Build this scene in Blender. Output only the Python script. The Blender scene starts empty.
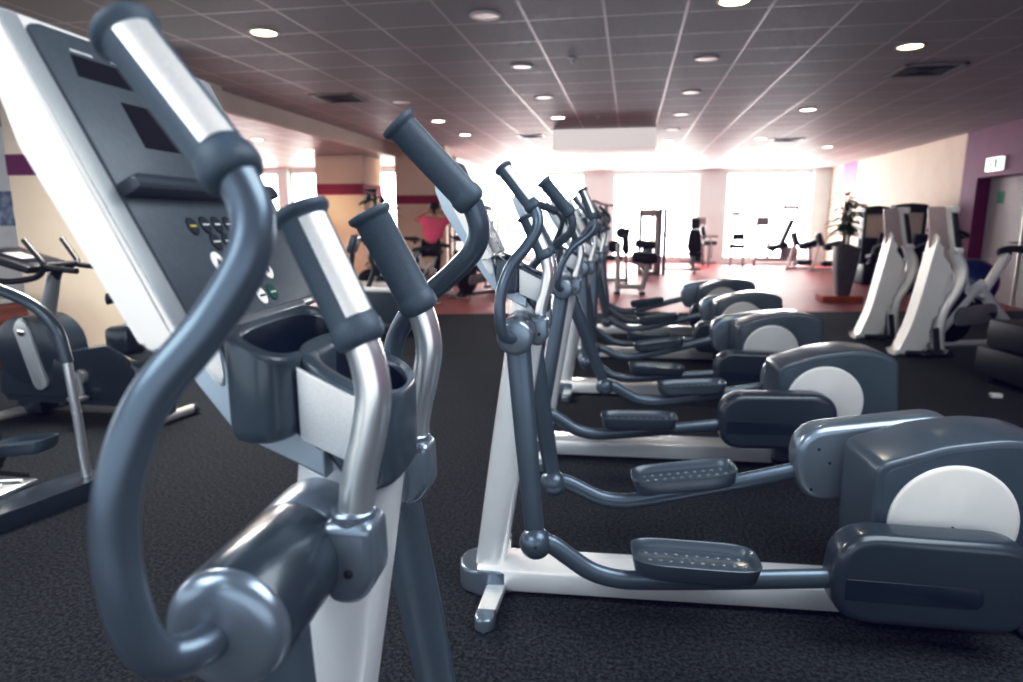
import bpy, bmesh, math, random
from mathutils import Vector, Matrix
random.seed(7)
SC = bpy.context.scene
COL = SC.collection
PI = math.pi
rad = math.radians

# ------------------------------------------------------------------ materials
MATS = {}
def mat(name, col, rough=.5, metal=0., coat=0., emis=None, estr=0., noise=None, spec=.5, bump=None):
    m = bpy.data.materials.new(name); m.use_nodes = True
    nt = m.node_tree; b = nt.nodes['Principled BSDF']
    b.inputs['Base Color'].default_value = (*col, 1)
    b.inputs['Roughness'].default_value = rough
    b.inputs['Metallic'].default_value = metal
    b.inputs['Coat Weight'].default_value = coat
    b.inputs['Coat Roughness'].default_value = .15
    b.inputs['Specular IOR Level'].default_value = spec
    if emis:
        b.inputs['Emission Color'].default_value = (*emis, 1)
        b.inputs['Emission Strength'].default_value = estr
    tc = nt.nodes.new('ShaderNodeTexCoord')
    if noise:
        sc, col2, lo, hi = noise
        n = nt.nodes.new('ShaderNodeTexNoise'); n.inputs['Scale'].default_value = sc; n.inputs['Detail'].default_value = 3
        r = nt.nodes.new('ShaderNodeValToRGB')
        r.color_ramp.elements[0].position = lo; r.color_ramp.elements[1].position = hi
        r.color_ramp.elements[0].color = (*col, 1); r.color_ramp.elements[1].color = (*col2, 1)
        nt.links.new(tc.outputs['Object'], n.inputs['Vector']); nt.links.new(n.outputs['Fac'], r.inputs['Fac'])
        nt.links.new(r.outputs['Color'], b.inputs['Base Color'])
    if bump:
        n2 = nt.nodes.new('ShaderNodeTexNoise'); n2.inputs['Scale'].default_value = bump[0]
        bp = nt.nodes.new('ShaderNodeBump'); bp.inputs['Strength'].default_value = bump[1]; bp.inputs['Distance'].default_value = .01
        nt.links.new(tc.outputs['Object'], n2.inputs['Vector']); nt.links.new(n2.outputs['Fac'], bp.inputs['Height'])
        nt.links.new(bp.outputs['Normal'], b.inputs['Normal'])
    MATS[name] = m
    return m

mat('grey_plastic', (.060, .084, .108), .30, .1, .4, noise=(3, (.066, .092, .118), .4, .6))
mat('dark_plastic', (.032, .046, .062), .28, .1, .4, noise=(3, (.036, .052, .070), .4, .6))
mat('grip_rubber', (.056, .084, .112), .5, noise=(400, (.068, .100, .132), .4, .6), bump=(700, .12))
mat('blue_tube', (.105, .140, .178), .33, .5, .15, noise=(5, (.115, .152, .192), .4, .6))
mat('hub_metal', (.22, .27, .32), .3, .6, .2, noise=(5, (.24, .29, .345), .4, .6))
mat('silver', (.74, .77, .79), .28, .8, 0, noise=(6, (.77, .80, .82), .4, .6))
mat('silver_matt', (.66, .68, .70), .42, .5, 0, noise=(300, (.72, .74, .76), .35, .65))
mat('neck_metal', (.42, .48, .54), .35, .5, .1, noise=(6, (.40, .47, .55), .4, .6))
mat('white_plastic', (.80, .81, .82), .35, 0, .3, noise=(3, (.82, .83, .84), .4, .6))
mat('disc_grey', (.60, .61, .61), .45, 0, 0, noise=(4, (.64, .65, .65), .4, .6))
mat('panel', (.068, .090, .108), .40, 0, .1, noise=(120, (.076, .099, .118), .4, .6))
mat('display', (.006, .006, .012), .2, 0, .3, noise=(900, (.02, .018, .03), .5, .6))
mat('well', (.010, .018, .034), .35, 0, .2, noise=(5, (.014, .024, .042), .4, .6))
mat('black_button', (.012, .018, .026), .4, noise=(50, (.014, .02, .03), .4, .6))
mat('green_button', (.01, .10, .07), .4, noise=(50, (.01, .11, .08), .4, .6))
mat('white_button', (.80, .82, .82), .4, noise=(50, (.84, .85, .85), .4, .6))
mat('yellow_mark', (.75, .6, .1), .5, noise=(50, (.8, .65, .12), .4, .6))
mat('black', (.012, .013, .016), .45, noise=(20, (.016, .017, .02), .4, .6))
mat('pad_black', (.014, .015, .022), .5, noise=(30, (.02, .02, .028), .4, .6))
mat('chrome', (.8, .8, .8), .14, 1, noise=(5, (.84, .84, .84), .4, .6))
mat('frame_grey', (.30, .31, .32), .4, .4, noise=(5, (.34, .35, .36), .4, .6))
mat('frame_pale', (.58, .57, .55), .4, .3, noise=(5, (.62, .61, .59), .4, .6))
mat('mauve_panel', (.46, .36, .37), .35, noise=(5, (.50, .40, .41), .4, .6))
mat('blue_ball', (.01, .035, .16), .3, 0, .3, noise=(5, (.012, .04, .18), .4, .6))
mat('terracotta', (.42, .075, .025), .6, noise=(10, (.50, .10, .04), .4, .6))
mat('planter_grey', (.10, .10, .11), .4, noise=(10, (.12, .12, .13), .4, .6))
mat('leaf', (.035, .09, .03), .5, noise=(30, (.07, .14, .05), .4, .6))
mat('stem', (.16, .12, .06), .7, noise=(30, (.2, .15, .08), .4, .6))
mat('soil', (.03, .06, .02), .9, noise=(80, (.06, .10, .03), .4, .6))
mat('pink_shirt', (.88, .15, .27), .8, noise=(20, (.92, .18, .31), .4, .6))
mat('dark_trousers', (.012, .012, .018), .8, noise=(20, (.018, .018, .024), .4, .6))
mat('pad_far', (.05, .05, .058), .5, noise=(30, (.06, .06, .068), .4, .6))
mat('ceiling_box_glow', (.8, .79, .78), .6, emis=(1, .97, .96), estr=.38)  # slight emission stands in for light on the hanging box's front face
mat('silver_paint', (.74, .76, .78), .33, .3, .2, noise=(6, (.77, .79, .81), .4, .6))
mat('trim_grey', (.42, .45, .47), .4, .3, noise=(6, (.45, .48, .50), .4, .6))
mat('wall_white', (.74, .86, .86), .6, noise=(3, (.76, .88, .88), .4, .6))
mat('skin', (.62, .34, .24), .5, noise=(20, (.66, .38, .27), .4, .6))
mat('hair', (.012, .008, .007), .6, noise=(80, (.02, .014, .012), .4, .6))
mat('cream', (.80, .70, .56), .7, noise=(2, (.83, .73, .59), .4, .6))
mat('cream_pale', (.72, .64, .54), .7, noise=(2, (.75, .67, .57), .4, .6))
mat('magenta', (.17, .008, .075), .6, noise=(3, (.185, .010, .085), .4, .6))
mat('stripe_red', (.30, .012, .055), .6, noise=(3, (.33, .016, .065), .4, .6))
mat('stripe_plum', (.14, .008, .085), .6, noise=(3, (.16, .01, .095), .4, .6))
mat('pink_paint', (.72, .16, .32), .6, noise=(3, (.75, .18, .35), .4, .6))
mat('white_paint', (.86, .85, .84), .6, noise=(3, (.88, .87, .86), .4, .6))
mat('door_grey', (.60, .58, .56), .45, noise=(3, (.63, .61, .59), .4, .6))
mat('skirting', (.10, .022, .018), .5, noise=(5, (.12, .03, .024), .4, .6))
mat('sky_board', (.9, .95, 1), .9, emis=(1, .97, .95), estr=2.2)
mat('lamp_on', (1, .9, .6), .5, emis=(1, .86, .52), estr=9)
mat('lamp_far', (1, .95, .9), .5, emis=(1, .93, .84), estr=7)
mat('lamp_dim', (.55, .5, .5), .3, emis=(1, .85, .8), estr=.25)
mat('vent_dark', (.03, .03, .035), .6, noise=(20, (.035, .035, .04), .4, .6))
mat('sign_glow', (.9, .95, .9), .5, emis=(.85, 1, .9), estr=.9)
mat('sign_green', (.01, .28, .14), .5, noise=(5, (.01, .3, .15), .4, .6))
mat('poster_blue', (.10, .16, .32), .5, noise=(6, (.45, .5, .6), .45, .62))
mat('fitting_red', (.30, .08, .07), .5, noise=(5, (.33, .09, .08), .4, .6))
mat('pink_button', (.55, .3, .34), .5)

def glass_mat():
    m = bpy.data.materials.new('pane_glass'); m.use_nodes = True; nt = m.node_tree; nt.nodes.clear()
    o = nt.nodes.new('ShaderNodeOutputMaterial'); mx = nt.nodes.new('ShaderNodeMixShader')
    t = nt.nodes.new('ShaderNodeBsdfTransparent'); g = nt.nodes.new('ShaderNodeBsdfGlossy'); g.inputs['Roughness'].default_value = .02
    mx.inputs[0].default_value = .08
    nt.links.new(t.outputs[0], mx.inputs[1]); nt.links.new(g.outputs[0], mx.inputs[2]); nt.links.new(mx.outputs[0], o.inputs[0])
    MATS['glass'] = m
glass_mat()

def carpet(name, c1, c2, scale, rough, lo=.45, hi=.68):
    m = bpy.data.materials.new(name); m.use_nodes = True; nt = m.node_tree; b = nt.nodes['Principled BSDF']
    tc = nt.nodes.new('ShaderNodeTexCoord')
    n = nt.nodes.new('ShaderNodeTexNoise'); n.inputs['Scale'].default_value = scale; n.inputs['Detail'].default_value = 4; n.inputs['Roughness'].default_value = .75
    r = nt.nodes.new('ShaderNodeValToRGB'); r.color_ramp.elements[0].position = lo; r.color_ramp.elements[1].position = hi
    r.color_ramp.elements[0].color = (*c1, 1); r.color_ramp.elements[1].color = (*c2, 1)
    n2 = nt.nodes.new('ShaderNodeTexNoise'); n2.inputs['Scale'].default_value = 1.3
    mx = nt.nodes.new('ShaderNodeMix'); mx.data_type = 'RGBA'; mx.blend_type = 'MULTIPLY'; mx.inputs[0].default_value = .35
    bp = nt.nodes.new('ShaderNodeBump'); bp.inputs['Strength'].default_value = .5; bp.inputs['Distance'].default_value = .01
    L = nt.links.new
    L(tc.outputs['Object'], n.inputs['Vector']); L(tc.outputs['Object'], n2.inputs['Vector']); L(n.outputs['Fac'], r.inputs['Fac'])
    L(r.outputs['Color'], mx.inputs[6]); L(n2.outputs['Fac'], mx.inputs[7]); L(mx.outputs[2], b.inputs['Base Color'])
    L(n.outputs['Fac'], bp.inputs['Height']); L(bp.outputs['Normal'], b.inputs['Normal'])
    b.inputs['Roughness'].default_value = rough; b.inputs['Specular IOR Level'].default_value = .25
    MATS[name] = m
carpet('carpet_dark', (.004, .0052, .006), (.085, .098, .110), 70, .9, .42, .78)
carpet('carpet_red', (.40, .105, .10), (.50, .16, .15), 30, .45, .35, .7)

def tile_mat(name, base, line, tile, rough):
    m = bpy.data.materials.new(name); m.use_nodes = True; nt = m.node_tree; b = nt.nodes['Principled BSDF']
    tc = nt.nodes.new('ShaderNodeTexCoord'); mp = nt.nodes.new('ShaderNodeMapping')
    mp.inputs['Location'].default_value = (.25, .1, 0)
    br = nt.nodes.new('ShaderNodeTexBrick')
    br.offset = 0; br.squash = 1
    br.inputs['Scale'].default_value = 1; br.inputs['Brick Width'].default_value = tile; br.inputs['Row Height'].default_value = tile
    br.inputs['Mortar Size'].default_value = .013; br.inputs['Mortar Smooth'].default_value = .1
    br.inputs['Color1'].default_value = (*base, 1); br.inputs['Color2'].default_value = (base[0]*.9, base[1]*.9, base[2]*.9, 1); br.inputs['Mortar'].default_value = (*line, 1)
    n = nt.nodes.new('ShaderNodeTexNoise'); n.inputs['Scale'].default_value = 60
    mx = nt.nodes.new('ShaderNodeMix'); mx.data_type = 'RGBA'; mx.blend_type = 'MULTIPLY'; mx.inputs[0].default_value = .25
    mr = nt.nodes.new('ShaderNodeMapRange'); mr.inputs[3].default_value = rough; mr.inputs[4].default_value = .42
    L = nt.links.new
    L(tc.outputs['Object'], mp.inputs['Vector']); L(mp.outputs[0], br.inputs['Vector']); L(tc.outputs['Object'], n.inputs['Vector'])
    L(br.outputs['Color'], mx.inputs[6]); L(n.outputs['Fac'], mx.inputs[7]); L(mx.outputs[2], b.inputs['Base Color'])
    L(br.outputs['Fac'], mr.inputs[0]); L(mr.outputs[0], b.inputs['Roughness'])
    MATS[name] = m
tile_mat('ceiling_tile', (.55, .50, .505), (.80, .71, .72), .605, .60)
tile_mat('ceiling_tile_low', (.50, .40, .38), (.85, .74, .7), .605, .5)

def plank_mat():
    m = bpy.data.materials.new('wood_plank'); m.use_nodes = True; nt = m.node_tree; b = nt.nodes['Principled BSDF']
    tc = nt.nodes.new('ShaderNodeTexCoord'); w = nt.nodes.new('ShaderNodeTexWave'); w.bands_direction = 'Z'
    w.inputs['Scale'].default_value = 3; w.inputs['Distortion'].default_value = 2
    r = nt.nodes.new('ShaderNodeValToRGB'); r.color_ramp.elements[0].color = (.085, .02, .014, 1); r.color_ramp.elements[1].color = (.15, .04, .028, 1)
    nt.links.new(tc.outputs['Object'], w.inputs['Vector']); nt.links.new(w.outputs['Fac'], r.inputs['Fac']); nt.links.new(r.outputs['Color'], b.inputs['Base Color'])
    MATS['wood_plank'] = m
plank_mat()

# ------------------------------------------------------------------ mesh helpers
def finish(name, bm, m, parent=None, smooth=40):
    bmesh.ops.recalc_face_normals(bm, faces=bm.faces)
    me = bpy.data.meshes.new(name); bm.to_mesh(me); bm.free()
    me.materials.append(MATS[m] if isinstance(m, str) else m)
    if smooth:
        for p in me.polygons: p.use_smooth = True
        me.set_sharp_from_angle(angle=rad(smooth))
    o = bpy.data.objects.new(name, me); COL.objects.link(o)
    if parent is not None: o.parent = parent
    return o
def B(): return bmesh.new()

def box(bm, x0, x1, y0, y1, z0, z1, bev=0, M=None, seg=2):
    r = bmesh.ops.create_cube(bm, size=1)
    vs = r['verts']
    bmesh.ops.scale(bm, vec=(x1-x0, y1-y0, z1-z0), verts=vs)
    bmesh.ops.translate(bm, vec=((x0+x1)/2, (y0+y1)/2, (z0+z1)/2), verts=vs)
    if bev:
        es = list({e for v in vs for e in v.link_edges})
        rr = bmesh.ops.bevel(bm, geom=es, offset=bev, segments=seg, affect='EDGES', profile=.5)
        vs = list({v for f in rr['faces'] for v in f.verts} | {v for v in vs if v.is_valid})
    if M is not None: bmesh.ops.transform(bm, matrix=M, verts=[v for v in vs if v.is_valid])
    return bm

def spline(pts, n=6):
    """Catmull-Rom through points (tuples of any length)"""
    out = []
    P = [pts[0]] + list(pts) + [pts[-1]]
    for i in range(1, len(P)-2):
        p0, p1, p2, p3 = P[i-1], P[i], P[i+1], P[i+2]
        for k in range(n):
            t = k/n
            out.append(tuple(.5*((2*b) + (-a+c)*t + (2*a-5*b+4*c-d)*t*t + (-a+3*b-3*c+d)*t**3) for a, b, c, d in zip(p0, p1, p2, p3)))
    out.append(tuple(pts[-1]))
    return out

def tube(bm, pts, r, seg=20, sm=0, asp=None, ref=None, cap=True):
    """sweep a circle (radius r or list) along pts; asp=(a,b) scales the section; ref fixes the first section axis"""
    if sm:
        if not isinstance(r, (int, float)):
            q = spline([tuple(p)+(rr,) for p, rr in zip(pts, r)], sm); pts = [p[:3] for p in q]; r = [p[3] for p in q]
        else: pts = spline(pts, sm)
    pts = [Vector(p) for p in pts]
    if isinstance(r, (int, float)): r = [r]*len(pts)
    a, b = asp or (1, 1)
    rings = []; prev = Vector(ref) if ref else None
    for i, p in enumerate(pts):
        t = (pts[min(i+1, len(pts)-1)] - pts[max(i-1, 0)]).normalized()
        if prev is None: prev = Vector((0, 1, 0)) if abs(t.y) < .9 else Vector((1, 0, 0))
        u = (prev - t*prev.dot(t)).normalized()
        if not ref: prev = u
        w = t.cross(u)
        rings.append([bm.verts.new(p + u*(math.cos(2*PI*k/seg)*r[i]*a) + w*(math.sin(2*PI*k/seg)*r[i]*b)) for k in range(seg)])
    for A, C in zip(rings, rings[1:]):
        for k in range(seg): bm.faces.new((A[k], A[(k+1) % seg], C[(k+1) % seg], C[k]))
    if cap:
        bm.faces.new(rings[0][::-1]); bm.faces.new(rings[-1])
    return bm

def lathe(bm, origin, axis, prof, seg=32):
    """prof: list of (distance along axis, radius)"""
    o = Vector(origin); ax = Vector(axis).normalized()
    u = ax.orthogonal().normalized(); w = ax.cross(u)
    rings = []
    for d, r in prof:
        r = max(r, 1e-5)
        rings.append([bm.verts.new(o + ax*d + (u*math.cos(2*PI*k/seg) + w*math.sin(2*PI*k/seg))*r) for k in range(seg)])
    for A, C in zip(rings, rings[1:]):
        for k in range(seg): bm.faces.new((A[k], A[(k+1) % seg], C[(k+1) % seg], C[k]))
    bm.faces.new(rings[0][::-1]); bm.faces.new(rings[-1])
    return bm

def fillet(poly, rs, n=5):
    """round the corners of a closed 2D polygon"""
    out = []; N = len(poly)
    if isinstance(rs, (int, float)): rs = [rs]*N
    for i in range(N):
        p = Vector(poly[i]); a = Vector(poly[i-1]) - p; b = Vector(poly[(i+1) % N]) - p
        r = rs[i]
        if r <= 0: out.append(tuple(p)); continue
        ang = a.angle(b); d = min(r/math.tan(ang/2), a.length*.48, b.length*.48)
        A = p + a.normalized()*d; C = p + b.normalized()*d
        for k in range(n+1):
            t = k/n; out.append(tuple(A*(1-t)**2 + p*2*t*(1-t) + C*t*t))
    return out

def prism(bm, poly, y0, y1, bev=0, seg=3, M=None, plane='xz'):
    """extrude a 2D polygon along the third axis, with bevelled rims"""
    def P(a, b, c): return (a, c, b) if plane == 'xz' else ((a, b, c) if plane == 'xy' else (c, a, b))
    v0 = [bm.verts.new(P(x, z, y0)) for x, z in poly]; v1 = [bm.verts.new(P(x, z, y1)) for x, z in poly]
    f0 = bm.faces.new(v0); f1 = bm.faces.new(v1[::-1]); N = len(poly)
    for k in range(N): bm.faces.new((v0[k], v1[k], v1[(k+1) % N], v0[(k+1) % N]))
    vs = v0+v1
    if bev:
        es = list(f0.edges)+list(f1.edges)
        rr = bmesh.ops.bevel(bm, geom=es, offset=bev, segments=seg, affect='EDGES', profile=.5)
        vs = list({v for f in rr['faces'] for v in f.verts} | {v for v in vs if v.is_valid})
    if M is not None: bmesh.ops.transform(bm, matrix=M, verts=[v for v in vs if v.is_valid])
    return bm

def pillow(bm, loop, y0, y1, r, n=5, M=None):
    """solid from a closed xz outline between y0 and y1 with softly rounded rims of radius r"""
    N = len(loop); P_ = [Vector(p) for p in loop]
    area_ = sum(P_[i].x*P_[(i+1) % N].y - P_[(i+1) % N].x*P_[i].y for i in range(N)); sg = 1 if area_ > 0 else -1
    nr = []
    for i in range(N):
        d = (P_[(i+1) % N]-P_[i-1]).normalized(); nr.append(Vector((-d.y, d.x))*sg)
    a, b = min(y0, y1), max(y0, y1); st = []
    for k in range(n+1):
        t = PI/2*k/n; st.append((r*(1-math.sin(t)), a + r*(1-math.cos(t))))
    st = st + [(ins, a+b-y) for ins, y in reversed(st)]
    rings = [[(P_[i].x+nr[i].x*ins, y, P_[i].y+nr[i].y*ins) for i in range(N)] for ins, y in st]
    if M is not None: rings = [[M @ Vector(p) for p in q] for q in rings]
    return loft(bm, rings)

def loft(bm, rings, cap=True):
    R = [[bm.verts.new(p) for p in r] for r in rings]
    n = len(R[0])
    for A, C in zip(R, R[1:]):
        for k in range(n): bm.faces.new((A[k], A[(k+1) % n], C[(k+1) % n], C[k]))
    if cap: bm.faces.new(R[0][::-1]); bm.faces.new(R[-1])
    return bm

def stadium(cx, cy, hx, hy, n=10, p=3.0):
    """superellipse loop"""
    out = []
    for k in range(4*n):
        t = 2*PI*k/(4*n); c, s = math.cos(t), math.sin(t)
        out.append((cx + hx*math.copysign(abs(c)**(2/p), c), cy + hy*math.copysign(abs(s)**(2/p), s)))
    return out

def sphere(bm, c, r, sx=1, sy=1, sz=1, seg=20):
    q = bmesh.ops.create_uvsphere(bm, u_segments=seg, v_segments=seg//2, radius=r)
    bmesh.ops.scale(bm, vec=(sx, sy, sz), verts=q['verts']); bmesh.ops.translate(bm, vec=c, verts=q['verts'])
    return bm

# ------------------------------------------------------------------ object helpers
def tag(o, label=None, cat=None, group=None, kind=None):
    if label: o['label'] = label
    if cat: o['category'] = cat
    if group: o['group'] = group
    if kind: o['kind'] = kind
    return o
def thing(name, label, cat, loc=(0, 0, 0), yaw=0, group=None):
    o = bpy.data.objects.new(name, None); COL.objects.link(o)
    o.empty_display_size = .1
    o.location = loc; o.rotation_euler = (0, 0, rad(yaw))
    return tag(o, label, cat, group)
def struct(name, bm, m, parent=None, smooth=30):
    o = finish(name, bm, m, parent, smooth)
    if parent is None: o['kind'] = 'structure'
    return o
def copy_tree(o, parent=None):
    c = o.copy(); COL.objects.link(c)
    if parent is not None: c.parent = parent
    for ch in list(o.children): copy_tree(ch, c)
    return c

# ================================================================== elliptical trainers
HX, HZ = .145, 1.03          # pivot of the swinging arms
KX, KZ = 1.60, .400          # crank centre
RX, RZ = .20, .122
ROCK, LINK = .72, 1.375

def solve(theta, fore=0):
    K = Vector((KX + RX*math.cos(rad(theta)), KZ + RZ*math.sin(rad(theta))))
    H = Vector((HX, HZ)); d = K - H; D = d.length
    a = math.acos(max(-1, min(1, (ROCK**2 + D*D - LINK**2)/(2*ROCK*D))))
    base = math.atan2(d.y, d.x)
    ang = base - a
    Bp = H + Vector((math.cos(ang), math.sin(ang)))*ROCK
    return K, Bp, math.atan2(Bp.x-HX, HZ-Bp.y)     # rocker angle from straight down, + toward the user

UP = [(-.006, .000, .280), (-.012, .001, .304), (-.026, .011, .326), (-.034, .038, .338), (-.035, .08, .343), (-.033, .125, .342), (-.022, .175, .337), (.003, .232, .320),
      (.048, .285, .295), (.079, .332, .280), (.084, .368, .270), (.074, .398, .266)]
UPF = UP[:7] + [(.014, .232, .314), (.070, .290, .295), (.105, .335, .282), (.112, .372, .272), (.098, .408, .266)]
GR = [(.074, .398, .266), (-.023, .528, .232)]
GRF = [(.098, .408, .266), (-.020, .512, .232)]

def grip(parent, a, b, r, facing, sensor=True, fl=1.2):
    """rubber grip from a (bottom) to b (top) with a flared top rim, lower collar and steel sensor strip"""
    a, b = Vector(a), Vector(b); ax = (b-a).normalized(); L = (b-a).length
    bm = B()
    lathe(bm, a, ax, [(-.004, r*.80), (0, r*1.02), (.005, r*1.10), (.016, r*1.12), (.021, r*1.03), (.026, r*1.0), (L-.012, r*1.0), (L-.009, r*1.06),
                      (L-.006, r*fl), (L-.002, r*fl*1.04), (L+.002, r*fl*1.0), (L+.004, r*.85), (L+.005, .0)], 36)
    g = finish('handle_grip', bm, 'grip_rubber', parent, 50)
    if sensor:
        f = Vector(facing); u = (f - ax*f.dot(ax)).normalized(); w = ax.cross(u)
        bm = B(); n = 10; half = rad(36); rr = r*1.035
        s0, s1 = .027, L-.013
        def ring(R_, s):
            return [bm.verts.new(a + ax*s + (u*math.cos(-half+2*half*k/n) + w*math.sin(-half+2*half*k/n))*R_) for k in range(n+1)]
        o0, o1, i0, i1 = ring(rr, s0), ring(rr, s1), ring(r*.97, s0), ring(r*.97, s1)
        for k in range(n):
            bm.faces.new((o0[k], o0[k+1], o1[k+1], o1[k])); bm.faces.new((i1[k], i1[k+1], i0[k+1], i0[k]))
            bm.faces.new((o0[k+1], o0[k], i0[k], i0[k+1])); bm.faces.new((o1[k], o1[k+1], i1[k+1], i1[k]))
        bm.faces.new((o0[0], o1[0], i1[0], i0[0])); bm.faces.new((o1[n], o0[n], i0[n], i1[n]))
        s = finish('sensor_strip', bm, 'silver_matt', g, 40); s['label'] = 'brushed steel pulse sensor strip'
    return g

# console frame of reference (panel plane)
PD = Vector((-.155, 0, .31)).normalized(); PN = Vector((PD.z, 0, -PD.x)); P0 = Vector((.055, 0, 1.287))
def pan(u, v, w=0): return P0 + Vector((0, u, 0)) + PD*v + PN*w
PM = Matrix(((0, PD.x, PN.x, P0.x), (1, PD.y, PN.y, P0.y), (0, PD.z, PN.z, P0.z), (0, 0, 0, 1)))   # (u,v,w) -> machine space

PMS = PM @ Matrix(((1, 0, 0, 0), (0, 1, 0, 0), (0, 0, 1, 0), (0, 0, 0, 1)))
def make_trainer(label, loc, yaw, thN, up_off, label_disp=None):
    T = thing('elliptical_trainer', label, 'elliptical trainer', loc, yaw, 'elliptical trainers in the row')
    # --- base
    bm = B(); box(bm, -.02, 1.36, -.088, .088, .018, .108, .012); finish('base_beam', bm, 'silver_paint', T)
    bm = B()
    prism(bm, stadium(0.02, 0, .115, .098, 8, 2.6), .004, .1, .012, plane='xy'); finish('mast_boot', bm, 'hub_metal', T)
    for s in (-1, 1):
        bm = B(); prism(bm, fillet([(.02, .09*s), (.09, .09*s), (.075, .26*s), (.01, .26*s)], 0), .018, .05, .006, plane='xy')
        f = finish('stabilizer_foot', bm, 'silver_paint', T)
        bm = B(); prism(bm, fillet([(.008, .25*s), (.078, .25*s), (.073, .325*s), (.01, .325*s)], [0, 0, .03, .03]), .004, .054, .01, plane='xy')
        finish('foot_cap', bm, 'hub_metal', f)
    # --- mast
    bm = B()
    ms = [(.02, 0, .06), (.090, 0, .56), (.150, 0, .96), (.172, 0, 1.12)]
    rings = []
    for (x, y, z) in ms:
        rings.append([(x+a, b, z) for a, b in stadium(0, 0, .058+.008*z, .062, 8, 2.6)])
    loft(bm, rings); finish('mast', bm, 'silver_paint', T, 35)
    # --- neck holding the console: bent profile plate
    prof = fillet([(-.150, 1.50), (-.118, 1.42), (.015, 1.210), (.060, 1.150), (.165, 1.098), (.165, 1.135), (.125, 1.158), (.062, 1.178), (.045, 1.272), (.0, 1.29), (-.10, 1.50), (-.135, 1.545)],
                  [.02, .02, .02, .03, 0, 0, .01, .01, .02, .02, .02, .02], 3)
    bm = B(); prism(bm, prof, -.086, .086, .004)
    nk = finish('console_neck', bm, 'neck_metal', T, 25)
    bm = B(); prism(bm, fillet([(-.085, 1.445), (.020, 1.240), (.052, 1.195), (.046, 1.268), (.03, 1.285), (-.06, 1.46)], [.01, .02, .01, .01, .01, .01], 3), -.0885, .0885, .003)
    finish('neck_cover', bm, 'silver_matt', nk, 25)
    # --- console housing: white slab with a dark panel
    bm = B()
    side = fillet([(-.010, .003), (-.010, -.038), (.225, -.044), (.350, -.020), (.350, .003)], [.004, .018, .04, .02, .004], 5)
    prism(bm, side, -.180, .180, .006, M=PMS, plane='yz')
    con = finish('console', bm, 'white_plastic', T, 30)
    bm = B(); pp = fillet([(-.150, -.002), (.150, -.002), (.150, .340), (-.150, .340)], [.004, .004, .02, .02])
    prism(bm, pp, .001, .007, .002, M=PM, plane='xy')
    pn = finish('control_panel', bm, 'panel', con)
    for s in (-1, 1):
        bm = B(); prism(bm, [(s*.1515, -.008), (s*.178, -.008), (s*.178, .345), (s*.1515, .345)], .001, .0055, .001, M=PM, plane='xy')
        finish('console_trim', bm, 'trim_grey', con)
    bm = B(); prism(bm, [(-.114, .287), (.112, .287), (.108, .313), (-.108, .313)], .005, .008, M=PM, plane='xy'); finish('display_strip', bm, 'display', con)
    bm = B(); prism(bm, [(-.067, .211), (.067, .211), (.067, .266), (-.067, .266)], .005, .008, M=PM, plane='xy'); finish('display_screen', bm, 'display', con)
    # little caption lines printed above the display
    bm = B()
    for u0, n in ((-.104, 9), (-.045, 8), (.03, 8)):
        u = u0
        for k in range(n):
            w_ = random.choice((.0018, .0025, .003)); prism(bm, [(u, .3175), (u+w_, .3175), (u+w_, .3205), (u, .3205)], .0065, .0075, M=PM, plane='xy'); u += w_+.0013
    finish('printed_caption', bm, 'white_button', con)
    # book ledge
    bm = B(); prism(bm, fillet([(-.150, .147), (.150, .147), (.150, .163), (-.150, .163)], [.002, .002, .006, .006]), .004, .030, .003, M=PM, plane='xy')
    led = finish('reading_ledge', bm, 'dark_plastic', con)
    # buttons
    def button(u, v, m, r=.0115, glyph=None, gm='white_button'):
        bm = B(); prism(bm, [(u+r*.86*math.cos(2*PI*k/20), v+r*math.sin(2*PI*k/20)) for k in range(20)], .005, .0088, .0008, M=PM, plane='xy', seg=1)
        b = finish('button', bm, m, con)
        bm = B()
        if glyph == 'up': prism(bm, [(u-.005, v-.003), (u+.005, v-.003), (u, v+.005)], .0085, .0094, M=PM, plane='xy')
        elif glyph == 'down': prism(bm, [(u-.005, v+.003), (u, v-.005), (u+.005, v+.003)], .0085, .0094, M=PM, plane='xy')
        else:
            x = u-.0065
            while x < u+.006:
                w_ = random.choice((.0012, .0018)); prism(bm, [(x, v-.0013), (x+w_, v-.0013), (x+w_, v+.0013), (x, v+.0013)], .0085, .0094, M=PM, plane='xy'); x += w_+.0008
        finish('button_mark', bm, gm, b)
    button(-.061, .113, 'black_button', gm='yellow_mark')
    for u in (-.035, -.010, .016, .042): button(u, .1145, 'black_button')
    for u in (-.032, -.006, .02): button(u, .092, 'black_button')
    button(-.050, .066, 'white_button', .014, 'up', 'black_button'); button(.050, .048, 'white_button', .014, 'down', 'black_button')
    button(0, .045, 'white_button', .012, None, 'black_button')
    button(.004, .015, 'white_button', .012, None, 'black_button'); button(.034, .0165, 'green_button', .012)
    # --- cup holder: wide front tub, rounded rear cup, silver side plates
    def top(x): return 1.312 - .5*x
    def rz(loop, f): return [(x, y, f(x)) for x, y in loop]
    bm = B(); cx, hx, hy, zb = .099, .043, .128, 1.150
    o_ = lambda k1, k2: stadium(cx, 0, hx*k1, hy*k2, 9, 3.2)
    loft(bm, [rz(o_(.8, .9), lambda x: zb), rz(o_(.95, .97), lambda x: zb+.006), rz(o_(1, 1), lambda x: zb+.02), rz(o_(1, 1), lambda x: top(x)-.008), rz(o_(.985, .99), lambda x: top(x)-.001),
              rz(o_(.93, .96), lambda x: top(x)+.001), rz(o_(.76, .84), lambda x: top(x)), rz(o_(.70, .80), lambda x: top(x)-.008), rz(o_(.64, .76), lambda x: zb+.03), rz(o_(.4, .5), lambda x: zb+.024)])
    blk = finish('cup_holder', bm, 'grey_plastic', T, 50)
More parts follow.
